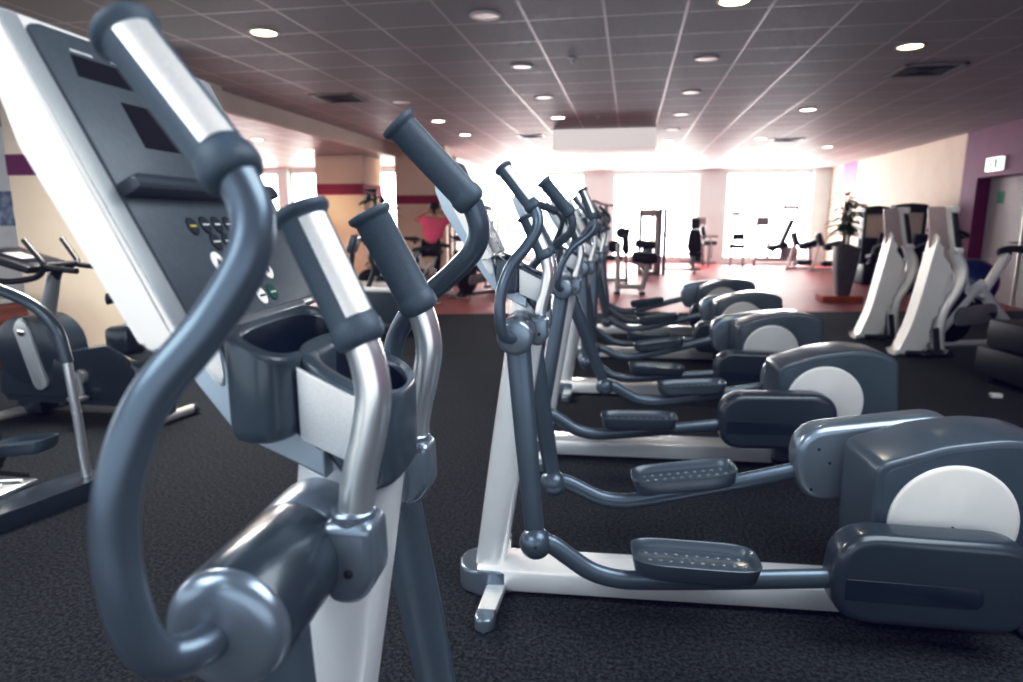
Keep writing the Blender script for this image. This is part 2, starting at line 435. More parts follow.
    bm = B(); loft(bm, [rz(o_(.695, .795), lambda x: top(x)-.007), rz(o_(.62, .74), lambda x: zb+.034), rz(o_(.3, .3), lambda x: zb+.033)], cap=False); finish('well_lining', bm, 'well', blk, 50)
    bm = B(); cc = .183
    q_ = lambda k: stadium(cc, 0, .062*k, .088*k, 9, 3.0)
    w_ = lambda k: stadium(cc+.004, -.002, .050*k, .062*k, 9, 2.2)
    bt = lambda x: 1.150-.44*(x-.135) if x < .17 else (1.080 if x > .196 else 1.134-(x-.17)/.026*.054)
    loft(bm, [rz(q_(.9), bt), rz(q_(1), lambda x: bt(x)+.01), rz(q_(1), lambda x: top(x)-.006), rz(q_(.985), lambda x: top(x)-.001),
              rz(q_(.96), lambda x: top(x)+.001), rz(w_(1.06), lambda x: top(x)+.0005), rz(w_(1), lambda x: top(x)-.004), rz(w_(.93), lambda x: 1.155), rz(w_(.5), lambda x: 1.15)])
    rc = finish('rear_cup', bm, 'grey_plastic', blk, 50)
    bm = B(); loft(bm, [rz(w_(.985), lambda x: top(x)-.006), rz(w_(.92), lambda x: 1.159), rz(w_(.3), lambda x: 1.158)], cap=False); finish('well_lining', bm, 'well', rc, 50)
    for s in (-1, 1):
        bm = B(); prism(bm, [(.140, top(.140)-.008), (.222, top(.222)-.008), (.222, 1.112), (.140, 1.148)], s*.086, s*.0935, .002)
        finish('side_plate', bm, 'silver_matt', blk, 30)
    bm = B(); prism(bm, [(.030, 1.302), (.066, 1.282), (.066, 1.276), (.030, 1.290)], -.110, .110, .002); finish('front_lip', bm, 'silver', blk)
    # --- fixed handlebars
    for s in (-1, 1):
        bm = B(); tube(bm, [(.213, s*.128, 1.04), (.220, s*.128, 1.11), (.234, s*.127, 1.17), (.241, s*.126, 1.215), (.236, s*.125, 1.252), (.226, s*.124, 1.282)], .0195, 24, 6)
        h = finish('fixed_handlebar', bm, 'silver', T, 60)
        grip(h, (.231, s*.125, 1.272), (.164, s*.111, 1.408), .0255, (1, s*.9, .25))
        bm = B()
        pillow(bm, fillet([(.183, 1.076), (.243, 1.076), (.245, 1.01), (.224, .978), (.186, .980)], [.014, .014, .03, .03, .02], 5), s*.098, s*.155, .012, 4)
        lathe(bm, (.213, s*.128, 1.07), (0, 0, 1), [(0, .0245), (.012, .0245), (.015, .0215)], 24)
        c = finish('handlebar_socket', bm, 'hub_metal', h, 35)
        bm = B(); lathe(bm, (.215, s*.155, 1.02), (0, s, 0), [(0, .005), (.003, .005), (.0035, .003)], 12); finish('screw', bm, 'black', c)
    # --- pivot housings
    for s in (-1, 1):
        R = .059
        bm = B(); lathe(bm, (HX, s*.055, HZ), (0, s, 0), [(0, R*.96), (.008, R), (.075, R), (.078, R*.985)], 40)
        hb = finish('pivot_housing', bm, 'hub_metal', T, 35)
        bm = B(); lathe(bm, (HX, s*.134, HZ), (0, s, 0), [(0, R*.985), (.003, R*1.005), (.131, R*1.005), (.134, R*.985)], 40)
        finish('pivot_sleeve', bm, 'dark_plastic', hb, 35)
        bm = B(); lathe(bm, (HX, s*.268, HZ), (0, s, 0), [(0, R*.985), (.0015, R), (.007, R*.99), (.013, R*.94), (.018, R*.84), (.020, R*.72), (.0215, R*.3), (.022, 0)], 40)
        finish('pivot_cap', bm, 'hub_metal', hb, 50)
        bm = B(); prism(bm, fillet([(.12, 1.085), (.21, 1.065), (.21, .985), (.12, .975)], .015), s*.085, s*.125, .008); finish('housing_web', bm, 'hub_metal', hb, 35)
    # --- swinging arms, pedal arms
    for s, th, off in ((-1, thN, up_off[0]), (1, thN+180, up_off[1])):
        K, Bp, ra = solve(th)
        au = ra + rad(off)
        def R(x, z, a): return (HX + x*math.cos(a) - z*math.sin(a), HZ + x*math.sin(a) + z*math.cos(a))
        yo = .028 if s > 0 else 0
        bm = B()
        # in local frame z up; rocker angle + moves the lower end to +x and the upper end to -x
        pts = []
        for x, z, y in (UPF if s > 0 else UP):
            X, Z = R(x, z, au); pts.append((X, s*(y-yo), Z))
        tube(bm, pts, .0175, 24, 6)
        # lower arm: flattened tapering blade
        dx, dz = Bp.x-HX, Bp.y-HZ
        lo = [(HX+dx*t, s*y, HZ+dz*t) for t, y in ((.03, .205), (.10, .21), (.5, .235), (.90, .248), (.96, .25))]
        tube(bm, lo, [.042, .041, .038, .033, .029], 24, 0, (.55, 1.0), ref=(0, 1, 0))
        arm = finish('swing_arm', bm, 'blue_tube', T, 50)
        g0, g1 = GRF if s > 0 else GR
        a0 = R(g0[0], g0[1], au); a1 = R(g1[0], g1[1], au)
        grip(arm, (a0[0], s*(g0[2]-yo), a0[1]), (a1[0], s*(g1[2]-yo), a1[1]), .0235, (1, s*1.1, .3))
        bm = B(); sphere(bm, (Bp.x, s*.25, Bp.y), .056, 1, .92, 1, 28)
        j = finish('ball_joint', bm, 'blue_tube', arm, 60)
        bm = B(); lathe(bm, (Bp.x+.003, s*.300, Bp.y+.010), (0, s, 0), [(0, .004), (.003, .004)], 10); finish('screw', bm, 'black', j)
        # pedal arm
        K3 = Vector((K.x, 0, K.y)); B3 = Vector((Bp.x, 0, Bp.y)); ex = (K3-B3).normalized(); ez = Vector((-ex.z, 0, ex.x))
        def A(l, h, y=.25): 
            q = B3 + ex*l + ez*h; return (q.x, s*y, q.z)
        bm = B(); tube(bm, [A(.02, .008), A(.06, -.005), A(.12, -.045), A(.19, -.088), A(.27, -.108), A(.36, -.108), A(.6, -.085), A(.95, -.045), A(1.08, -.03)], .033, 20, 5, (.75, 1), ref=(0, 1, 0))
        pa = finish('pedal_arm', bm, 'blue_tube', T, 50)
        # pedal tray
        f = .215; PLm = Matrix.Translation(A(.53, -.050)) @ Matrix(((ex.x, 0, ez.x, 0), (0, 1, 0, 0), (ex.z, 0, ez.z, 0), (0, 0, 0, 1)))
        bm = B()
        def prg(hx, hy, z): return [PLm @ Vector((x, y, z)) for x, y in stadium(0, 0, hx, hy, 9, 4.5)]
        loft(bm, [prg(.180, .072, -.012), prg(.196, .085, .0), prg(.208, .094, .050), prg(.209, .095, .053), prg(.206, .092, .055), prg(.202, .088, .052), prg(.190, .079, .022), prg(.185, .075, .020)])
        pd = finish('pedal', bm, 'grey_plastic', pa, 45)
        bm = B()
        for i in range(10):
            for jx in range(3):
                q = bmesh.ops.create_uvsphere(bm, u_segments=8, v_segments=5, radius=.0085)
                bmesh.ops.scale(bm, vec=(1, .8, .5), verts=q['verts'])
                bmesh.ops.translate(bm, vec=(-.155+i*.0345+(jx % 2)*.012, -.045+jx*.045, .021), verts=q['verts'])
                bmesh.ops.transform(bm, matrix=PLm, verts=q['verts'])
        finish('tread_studs', bm, 'hub_metal', pd, 50)
        # link cover
        c = fillet([(.955, -.165), (.955, .145), (1.565, .145), (1.565, -.165)], [.13, .14, .14, .13], 9)
        CM = Matrix(((ex.x, 0, ez.x, B3.x), (0, 1, 0, 0), (ex.z, 0, ez.z, B3.z), (0, 0, 0, 1)))
        bm = B(); pillow(bm, c, s*.185, s*.315, .034, 6, M=CM)
        lc = finish('link_cover', bm, 'dark_plastic' if s < 0 else 'hub_metal', pa, 40)
        if s < 0:
            bm = B(); prism(bm, fillet([(.99, -.075), (1.40, -.075), (1.40, -.005), (.99, -.005)], [.0, .034, .034, 0]), -.3165, -.3125, .001, M=CM)
            finish('cover_groove', bm, 'well', lc, 40)
        else:
            for l, h in ((1.04, .06), (1.075, .0), (1.0, -.10), (1.25, .10), (1.42, .095)):
                bm = B(); lathe(bm, CM @ Vector((l, .187, h)), (0, -1, 0), [(0, .006), (.003, .006)], 10); finish('screw', bm, 'black', lc)
        # crank
        bm = B(); tube(bm, [(K.x*.8+KX*.2, s*.13, K.y*.8+KZ*.2), (K.x*.8+KX*.2, s*.2, K.y*.8+KZ*.2)], .022, 16)
        finish('crank_pin', bm, 'black', T)
    # --- drive housing
    dome = fillet([(1.350, .05), (1.342, .40), (1.338, .598), (1.55, .674), (1.72, .702), (1.86, .694), (1.955, .655), (1.985, .36), (2.0, .05)],
                  [.03, .2, .05, .4, .4, .3, .07, .3, .03], 6)
    bm = B(); pillow(bm, dome, -.14, .14, .014, 4)
    dh = finish('drive_housing', bm, 'grey_plastic', T, 40)
    for s in (-1, 1):
        ins = fillet([(1.372, .10), (1.366, .40), (1.364, .58), (1.56, .652), (1.72, .678), (1.85, .67), (1.925, .638), (1.952, .36), (1.965, .10)], [.02, .2, .05, .4, .4, .3, .06, .3, .02], 6)
        bm = B(); prism(bm, ins, s*.138, s*.1412, .001, 2); sp = finish('side_panel', bm, 'grey_plastic', dh, 32)
        bm = B(); lathe(bm, (1.590, s*.141, .405), (0, s, 0), [(0, .205), (.006, .205), (.009, .202), (.0105, .19), (.011, 0)], 64)
        dd = finish('side_disc', bm, 'disc_grey', dh, 40); dd['label'] = 'pale grey round disc'
        bm = B()
        for x, z in ((1.588, .395),): lathe(bm, (x, s*.1525, z), (0, s, 0), [(0, .006), (.002, .006)], 12)
        finish('screw', bm, 'black', dd)
    bm = B(); box(bm, 1.35, 2.02, -.12, .12, .02, .12, .02); finish('rear_base', bm, 'black', T)
    bm = B()
    box(bm, 1.86, 1.95, -.27, .27, .004, .05, .015); finish('rear_foot', bm, 'hub_metal', T)
    return T

TR = [
 ('nearest elliptical trainer at the left, console facing right, cropped by the frame', (-.515, .735), 4, 268, (-.8, -14.5)),
 ('elliptical trainer with its whole silver base beam in view, large pale disc at right edge', (-.515, 2.235), 4, 267, (-3.5, -17)),
 ('elliptical trainer second behind the foreground one, near pedal low and forward', (-.515, 3.69), 4, 207, (-5, 0)),
 ('elliptical trainer in the middle of the row, far link cover raised', (-.515, 5.09), 4, 262, (0, -6)),
 ('elliptical trainer last but one in the row', (-.50, 6.50), 4, 250, (0, -6)),
 ('farthest elliptical trainer, beside the red carpet edge', (-.50, 7.90), 4, 275, (0, -6)),
]
for lab, (x, y), yaw, th, off in TR:
    make_trainer(lab, (x, y, 0), yaw, th, off)

# ================================================================== room shell
CH = 2.93; YF = 21.5; XR = 5.95
XS = -4.93   # bulkhead
def edge_y(x): return 9.74 + .225*(x+.1)
# floors
bm = B(); vs = [bm.verts.new(p) for p in ((-14, -3.5, 0), (XR+2, -3.5, 0), (XR+2, edge_y(XR+2), 0), (-14, edge_y(-14), 0))]; bm.faces.new(vs)
r = bmesh.ops.extrude_face_region(bm, geom=list(bm.faces)); bmesh.ops.translate(bm, vec=(0, 0, -.1), verts=[v for v in r['geom'] if isinstance(v, bmesh.types.BMVert)])
struct('floor', bm, 'carpet_dark')
bm = B(); vs = [bm.verts.new(p) for p in ((-14, edge_y(-14), 0), (XR+2, edge_y(XR+2), 0), (XR+2, YF+.6, 0), (-14, YF+.6, 0))]; bm.faces.new(vs)
r = bmesh.ops.extrude_face_region(bm, geom=list(bm.faces)); bmesh.ops.translate(bm, vec=(0, 0, -.1), verts=[v for v in r['geom'] if isinstance(v, bmesh.types.BMVert)])
struct('floor', bm, 'carpet_red')
# ceilings
bm = B(); box(bm, XS, XR+2, -3.5, YF+.3, CH, CH+.1); struct('ceiling', bm, 'ceiling_tile', smooth=0)
bm = B(); box(bm, -14, XS-.12, -3.5, 16.2, 2.71, 2.81); struct('ceiling', bm, 'ceiling_tile_low', smooth=0)
bm = B(); box(bm, XS-.12, XS, -3.5, YF, 2.70, CH+.1); struct('trim_1', bm, 'cream_pale', smooth=0)
# dropped box in the ceiling
bm = B(); box(bm, -1.40, .38, 11.6, 13.6, 2.60, CH, .01); struct('trim_2', bm, 'ceiling_box_glow')
# right wall: cream part, magenta part with the door recess
bm = B(); box(bm, XR, XR+.2, 13.31, YF, 0, CH); struct('wall_right', bm, 'cream_pale', smooth=0)
bm = B(); box(bm, XR-.012, XR, 19.2, 20.35, 2.10, CH); struct('trim_3', bm, 'pink_paint', smooth=0)
bm = B()
box(bm, XR-.03, XR+.2, 12.78, 13.31, 0, CH); box(bm, XR-.03, XR+.2, 10.6, 12.78, 2.10, CH); box(bm, XR-.03, XR+.2, -3.5, 10.6, 0, CH)
box(bm, XR+.2, XR+.95, 12.78, 13.0, 0, 2.3); box(bm, XR+.2, XR+.95, 10.4, 10.6, 0, 2.3); box(bm, XR+.2, XR+.95, 10.6, 12.78, 2.10, 2.3)
struct('wall_right', bm, 'magenta', smooth=0)
# door leaves in the recess (side-on reveal, doors set on the far x side)
for n, (y0, y1) in enumerate(((11.70, 12.74), (10.62, 11.66))):
    bm = B(); box(bm, XR+.22, XR+.27, y0, y1, .01, 2.09, .004); d = struct('door_%d' % (n+1), bm, 'door_grey')
    bm = B(); yy = y0+.07 if n == 0 else y1-.07
    tube(bm, [(XR+.23, yy, 1.02), (XR+.16, yy, 1.02), (XR+.155, yy+(.12 if n == 0 else -.12), 1.02)], .011, 10); finish('door_handle', bm, 'black', d)
    if n == 0:
        bm = B(); box(bm, XR+.212, XR+.222, 12.36, 12.55, 1.66, 1.86); finish('door_notice', bm, 'sign_green', d)
bm = B(); box(bm, XR+.19, XR+.24, 12.74, 12.79, 0, 2.10); box(bm, XR+.19, XR+.24, 11.655, 11.705, 0, 2.10); box(bm, XR+.19, XR+.24, 10.59, 10.63, 0, 2.1); struct('trim_4', bm, 'frame_pale')
# left pillar near the bikes
def wallbox(name, x0, x1, y0, y1, z0, z1, m): 
    bm = B(); box(bm, x0, x1, y0, y1, z0, z1); return struct(name, bm, m, smooth=0)
wallbox('wall_left', -6.16, -4.05, 5.6, 6.1, 0, 2.70, 'cream_pale')
wallbox('trim_5', -6.165, -4.047, 5.595, 6.105, 1.83, 2.03, 'stripe_plum')
wallbox('baseboard_left', -6.17, -4.045, 5.588, 6.11, 0, .10, 'skirting')
wallbox('wall_left', -14, -7.6, 8.2, 8.4, 0, 2.71, 'white_paint')
# square column and wall further back
wallbox('wall_middle', -6.56, -5.50, 12.9, 13.9, 0, 2.70, 'cream')
wallbox('trim_6', -6.565, -5.495, 12.895, 13.905, 1.90, 2.12, 'stripe_red')
wallbox('wall_middle', -5.06, -3.94, 13.6, 14.2, 0, CH, 'cream')
wallbox('trim_7', -5.065, -3.935, 13.595, 14.205, 1.72, 1.90, 'stripe_red')
# window wall at the back left and the return
def window_wall(name, x0, x1, y, zt, piers, mull, idx):
    z0 = .16
    bm = B(); box(bm, x0, x1, y, y+.25, 0, z0); box(bm, x0, x1, y, y+.25, zt-.10, zt+.1)
    for a, b in piers: box(bm, a, b, y-.06, y+.25, 0, zt)
    struct(name, bm, 'wall_white', smooth=0)
    xs = sorted([x0]+[v for p in piers for v in p]+[x1])
    k = idx
    for a, b in zip(xs[0::2], xs[1::2]):
        if b-a < .3: continue
        bm = B(); f = .05
        box(bm, a, b, y+.08, y+.14, z0, z0+f); box(bm, a, b, y+.08, y+.14, zt-.10-f, zt-.10); box(bm, a, a+f, y+.08, y+.14, z0, zt-.10); box(bm, b-f, b, y+.08, y+.14, z0, zt-.10)
        for mx in mull:
            if a+.1 < mx < b-.1: box(bm, mx-.03, mx+.03, y+.08, y+.14, z0, zt-.10)
        w = struct('window_%d' % k, bm, 'frame_pale', smooth=0)
        bm = B(); box(bm, a+f, b-f, y+.105, y+.115, z0+f, zt-.10-f); finish('window_pane', bm, 'glass', w, 0)
        k += 1
    return k
k = window_wall('wall_back', -4.6, XR, YF, CH, [(-4.6, -4.3), (-1.52, -.60), (2.08, 2.90), (5.45, XR)], [-2.9, .70, 1.35, 3.75, 4.7], 1)
k = window_wall('wall_back_left', -14, -4.4, 16.0, 2.71, [(-14, -13.8), (-9.2, -8.9), (-4.7, -4.4)], [-12.2, -10.6, -7.9, -6.9, -5.8], k)
wallbox('wall_side', -4.6, -4.4, 16.25, YF, 0, CH, 'white_paint')
# wooden reception counter at the far left
t = thing('reception_counter', 'dark red wooden counter behind the exercise bike at the left edge', 'counter', (-6.6, 5.0, 0))
bm = B(); box(bm, -1.4, .72, -.5, .35, 0, .60, .005); finish('counter_body', bm, 'wood_plank', t)
bm = B(); box(bm, -1.42, .74, -.52, .37, .60, .645, .006); finish('counter_top', bm, 'frame_grey', t)
t = thing('poster', 'small blue and white poster on the pale wall at the left edge', 'poster', (-9.22, 8.19, 1.5))
bm = B(); box(bm, -.42, .42, -.012, 0, -.36, .34); finish('poster_frame', bm, 'white_paint', t)
bm = B(); box(bm, -.36, .36, -.016, -.011, -.20, .30); finish('poster_print', bm, 'poster_blue', t)

# --- ceiling fittings
def downlight(x, y, z, m, r, label, group):
    t = thing('ceiling_downlight', label, 'ceiling light', (x, y, z), 0, group)
    bm = B(); seg = 28
    loft(bm, [[(R_*math.cos(2*PI*k/seg), R_*math.sin(2*PI*k/seg), zz) for k in range(seg)] for R_, zz in ((r*1.22, .001), (r*1.22, -.008), (r*1.02, -.012), (r*.98, -.002))], cap=False)
    finish('trim_ring', bm, 'white_paint', t)
    bm = B(); lathe(bm, (0, 0, -.001), (0, 0, -1), [(0, r), (.004, r), (.006, r*.8)], seg); finish('lamp_lens', bm, m, t)
    return t
xs4 = [-3.06, -1.15, .67, 2.42, 4.12]
lit = {(-3.06, 5.25): 'lamp_on', (2.42, 6.7): 'lamp_on', (.67, 5.13): 'lamp_on'}
names_x = {-3.06: 'over the left aisle', -1.15: 'left of the row of trainers', .67: 'over the trainers', 2.42: 'right of the row of trainers', 4.12: 'nearest the right wall'}
for xi, x in enumerate(xs4):
    for j in range(8):
        y = 5.15 + 1.7*j + (.0 if xi != 3 else -.1)
        near = y < 6
        state = 'on' if (xi, j) in {(0, 0), (1, 3), (2, 0), (3, 1), (3, 3), (0, 3), (1, 7), (2, 5), (3, 5), (3, 6), (3, 7), (4, 6), (0, 4), (1, 5)} else ('dim' if (xi + j) % 2 == 0 or xi in (1, 2) else None)
        if xi == 4 and j < 5: continue
        if state is None: continue
        if 11.3 < y < 13.8 and xi in (1,): continue
        yy = {(3, 1): 6.70, (0, 0): 5.25, (2, 0): 5.13}.get((xi, j), y)
        m = ('lamp_on' if yy < 8 else 'lamp_far') if state == 'on' else 'lamp_dim'
        rows = ['first', 'second', 'third', 'fourth', 'fifth', 'sixth', 'seventh', 'eighth']
        downlight(x, yy, CH, m, .10, '%s round ceiling downlight in the %s row back, %s' % ('glowing' if state == 'on' else 'unlit greyish', rows[j], names_x[x]), 'round downlights in the grid ceiling')
for n, (x, y, m) in enumerate(((-6.2, 10.2, 'lamp_on'), (-6.2, 12.0, 'lamp_on'), (-6.9, 10.7, 'lamp_on'), (-7.8, 12.0, 'lamp_on'), (-6.2, 8.4, 'lamp_on'))):
    downlight(x, y, 2.71, m, .10, 'round warm downlight in the lower ceiling behind the bulkhead', 'downlights in the lower ceiling')
def vent(x, y, label, w=.58):
    t = thing('ceiling_vent', label, 'air vent', (x, y, CH), 0)
    bm = B(); f = .035
    for a in ((-w/2, w/2, -w/2, -w/2+f), (-w/2, w/2, w/2-f, w/2), (-w/2, -w/2+f, -w/2, w/2), (w/2-f, w/2, -w/2, w/2)): box(bm, *a, -.014, 0)
    finish('vent_frame', bm, 'frame_grey', t)
    bm = B(); box(bm, -w/2+f, w/2-f, -w/2+f, w/2-f, -.006, 0); finish('vent_backing', bm, 'vent_dark', t)
    for i in range(3):
        q = .07+.06*i; bm = B()
        for a in ((-q, q, -q, -q+.012), (-q, q, q-.012, q), (-q, -q+.012, -q, q), (q-.012, q, -q, q)): box(bm, *a, -.016, -.004)
        finish('vent_slat', bm, 'vent_dark', t)
vent(2.97, 7.77, 'square dark ceiling vent at upper right beside a glowing downlight')
vent(-3.74, 8.14, 'square dark ceiling vent by the cream bulkhead')
vent(2.95, 13.9, 'distant square dark ceiling vent over the right aisle')
vent(-1.9, 12.4, 'distant square dark ceiling vent left of the hanging box', .5)
for (x, y, l) in ((-.62, 6.6, 'small white ceiling sensor over the row of trainers'), (-.55, 10.2, 'small white ceiling sensor in front of the hanging box')):
    bm = B(); lathe(bm, (0, 0, 0), (0, 0, -1), [(0, .035), (.01, .035), (.012, .022), (.045, .018), (.05, .008)], 16)
    o = finish('ceiling_sensor', bm, 'white_paint'); o.location = (x, y, CH); tag(o, l, 'sensor')
t = thing('exit_sign', 'small lit white exit sign on the magenta wall above the doors', 'sign', (XR-.03, 12.2, 2.29))
bm = B(); box(bm, -.07, 0, -.22, .22, -.11, .11, .008); finish('sign_box', bm, 'sign_glow', t)
bm = B()   # running figure pictogram and door
box(bm, -.073, -.069, -.13, -.05, -.08, .08)
sphere(bm, (-.071, .07, .055), .016, .2, 1, 1, 10)
for a in ((.07, .035, .05, -.02), (.05, -.02, .09, -.07), (.05, -.02, .01, -.07), (.065, .025, .12, .0), (.065, .025, .02, .005)):
    tube(bm, [(-.071, a[0], a[1]), (-.071, a[2], a[3])], .009, 6)
finish('sign_pictogram', bm, 'sign_green', t)
bm = B(); box(bm, -.05, 0, -.08, .08, -.07, .07, .006); o = finish('alarm_box', bm, 'fitting_red'); o.location = (XR+.005, 13.75, 1.56); tag(o, 'small reddish alarm box on the cream wall by the magenta wall', 'alarm box')

# ================================================================== far equipment
def legs(bm, pts, r): 
    for a, b in pts: tube(bm, [a, b], r, 10)

def spin_bike(label, loc, yaw, m='frame_pale', fly='black', group=None, fr=1.0):
    t = thing('spin_bike', label, 'exercise bike', loc, yaw, group)
    bm = B()
    tube(bm, [(-.52, 0, .09), (-.10, 0, .56), (.0, 0, .62)], .035*fr, 12); tube(bm, [(.50, 0, .09), (-.05, 0, .60)], .035*fr, 12)
    tube(bm, [(-.42, .0, .09), (.5, 0, .08)], .028, 12); tube(bm, [(-.02, 0, .5), (.22, 0, .88)], .032*fr, 12); tube(bm, [(-.14, 0, .52), (-.34, 0, .98)], .032, 12)
    finish('frame', bm, m, t, 50)
    for x in (-.50, .50):
        bm = B(); tube(bm, [(x, -.25, .045), (x, .25, .045)], .035, 12); finish('foot_bar', bm, 'chrome', t)
    bm = B(); lathe(bm, (-.30, -.03, .33), (0, 1, 0), [(0, .22), (.01, .235), (.05, .235), (.06, .22), (.0605, .0)], 32); finish('flywheel', bm, fly, t)
    bm = B(); prism(bm, fillet([(-.34, .25), (.12, .30), (.12, .46), (-.30, .42)], .07), -.085, -.045, .01); finish('chain_guard', bm, 'frame_grey', t, 40)
    bm = B(); tube(bm, [(.05, -.12, .36), (.05, -.12, .22)], .014, 8); tube(bm, [(.05, .12, .36), (.05, .12, .50)], .014, 8); tube(bm, [(.05, -.13, .36), (.05, .13, .36)], .02, 10)
    box(bm, -.02, .12, -.21, -.13, .195, .225, .008); box(bm, -.02, .12, .13, .21, .49, .52, .008); finish('crank_and_pedals', bm, 'black', t)
    bm = B()
    rings = []
    for x, w, z in ((.12, .02, .905), (.16, .028, .92), (.22, .05, .93), (.30, .10, .935), (.36, .11, .93), (.385, .08, .92)):
        rings.append([(x, a, z+b) for a, b in stadium(0, 0, w, .03, 5, 2.4)])
    loft(bm, rings); tube(bm, [(.25, 0, .9), (.22, 0, .84)], .02, 10); finish('saddle', bm, 'pad_black', t, 50)
    bm = B(); tube(bm, [(-.34, 0, .97), (-.36, 0, 1.03)], .025, 10)
    tube(bm, [(-.52, -.17, 1.10), (-.40, -.17, 1.06), (-.36, -.06, 1.04), (-.36, .06, 1.04), (-.40, .17, 1.06), (-.52, .17, 1.10)], .017, 10, 4)
    tube(bm, [(-.36, -.05, 1.04), (-.50, -.05, 1.10)], .015, 8); tube(bm, [(-.36, .05, 1.04), (-.50, .05, 1.10)], .015, 8); finish('handlebar', bm, 'black', t, 50)
    return t

# right front spin bike with chrome parts, saddle toward the left-far column
sb = spin_bike('pale framed spin bike with black saddle by the doors at right', (3.66, 7.5, 0), 20, 'white_plastic', fr=1.45)
sb.scale = (1.1, 1.05, 1.17)
bm = B(); sphere(bm, (0, 0, .325), .325, seg=32); o = finish('exercise_ball', bm, 'blue_ball', None, 60); o.location = (4.50, 9.55, 0); tag(o, 'dark blue exercise ball behind the right white column', 'exercise ball')
# under the ball a low ring stand so it rests raised
t = thing('ball_stand', 'low black ring stand under the blue exercise ball', 'stand', (4.50, 9.55, 0))
bm = B(); tube(bm, [(.22*math.cos(2*PI*k/24), .22*math.sin(2*PI*k/24), .30) for k in range(25)], .015, 8)
finish('ring', bm, 'black', t)
for a in (0, 120, 240):
    bm = B(); tube(bm, [(.22*math.cos(rad(a)), .22*math.sin(rad(a)), .30), (.28*math.cos(rad(a)), .28*math.sin(rad(a)), 0)], .014, 8); finish('leg', bm, 'black', t)
bpy.data.objects['exercise_ball'].location.z = .315 - .325 + .245

def white_column(label, loc, yaw):
    t = thing('stepper_column', label, 'exercise machine', loc, yaw, 'white curved exercise machines')
    # shell: side silhouette with a slim top and a wide foot
    front = [(-.34, .0), (-.30, .06), (-.22, .28), (-.17, .50), (-.12, .80), (-.075, 1.08), (-.045, 1.25), (-.02, 1.10)]
    back = [(.10, .92), (.14, .80), (.10, .62), (.0, .45), (-.03, .25), (-.02, .04), (-.16, .10), (-.20, .0)]
    bm = B(); prism(bm, spline2(front+back), -.10, .10, .035, 3); finish('front_shell', bm, 'white_plastic', t, 40)
    arm = [(.05, 1.52), (.12, 1.42), (.19, 1.10), (.24, .95), (.255, .82), (.22, .68), (.14, .50), (.115, .30), (.14, .0), (.22, .0), (.03, .0)]
    bm = B(); tube(bm, [(.055, -.02, 1.52), (.11, -.02, 1.30), (.17, -.02, 1.05), (.225, -.02, .92), (.23, -.02, .80), (.18, -.02, .65), (.10, -.02, .48), (.085, -.02, .28), (.12, -.02, .02)],
                   [.035, .045, .05, .055, .06, .06, .06, .055, .05], 16, 5, (1.7, 1), ref=(0, 1, 0)); finish('rear_upright', bm, 'white_plastic', t, 50)
    bm = B(); prism(bm, fillet([(.045, 1.46), (.085, 1.46), (.165, 1.12), (.12, 1.12)], .01), -.118, -.088, .004); d = finish('dark_strip', bm, 'black', t); d['label'] = 'dark blue black strip between white clips'
    bm = B(); prism(bm, fillet([(.030, 1.53), (.095, 1.53), (.10, 1.46), (.035, 1.46)], .015), -.125, .06, .008); prism(bm, fillet([(.11, 1.12), (.18, 1.12), (.19, 1.06), (.12, 1.06)], .015), -.125, .06, .008); finish('strip_clip', bm, 'white_plastic', t)
    bm = B(); prism(bm, fillet([(-.13, 1.52), (.03, 1.52), (.12, 1.10), (-.02, 1.02), (-.07, 1.10)], .02), .0, .035, .006); finish('back_panel', bm, 'mauve_panel', t)
    bm = B(); tube(bm, [(-.24, -.13, .035), (.20, -.13, .035)], .03, 12); tube(bm, [(.02, -.11, .30), (.06, -.12, .06)], .028, 10); box(bm, -.12, -.03, -.2, -.1, .01, .05, .01)
    finish('foot_mechanism', bm, 'black', t)
    return t
def spline2(p, n=3):
    q = spline([tuple(a) for a in p], n); out = [q[0]]
    for a in q[1:]:
        if (Vector(a)-Vector(out[-1])).length > .004: out.append(a)
    return out
white_column('white curved exercise machine column farther back, beside the planter', (3.0, 8.2, 0), 3)
white_column('white curved exercise machine column nearer, beside the spin bike', (3.08, 7.25, 0), 3)

t = thing('equipment_case', 'black two tier equipment base at the right edge of the frame', 'exercise machine', (3.60, 5.95, 0), 8)
bm = B(); box(bm, -.50, .75, -.35, .35, .06, .30, .012); finish('lower_case', bm, 'black', t)
bm = B(); box(bm, -.45, .72, -.32, .32, .31, .54, .018); finish('upper_case', bm, 'black', t)
bm = B(); prism(bm, fillet([(-.32, .12), (.1, .10), (.1, .20), (-.32, .22)], .02), -.36, -.345, .004); finish('case_recess', bm, 'vent_dark', t)
for x in (-.4, .6):
    for y in (-.26, .26):
        bm = B(); tube(bm, [(x, y, 0), (x, y, .07)], .03, 12); finish('foot', bm, 'black', t)
bm = B(); box(bm, -.04, .04, -.025, .025, 0, .035, .004); o = finish('plastic_block', bm, 'white_plastic'); o.location = (2.91, 5.55, 0); tag(o, 'tiny white block lying on the dark carpet in front of the black base', 'block')

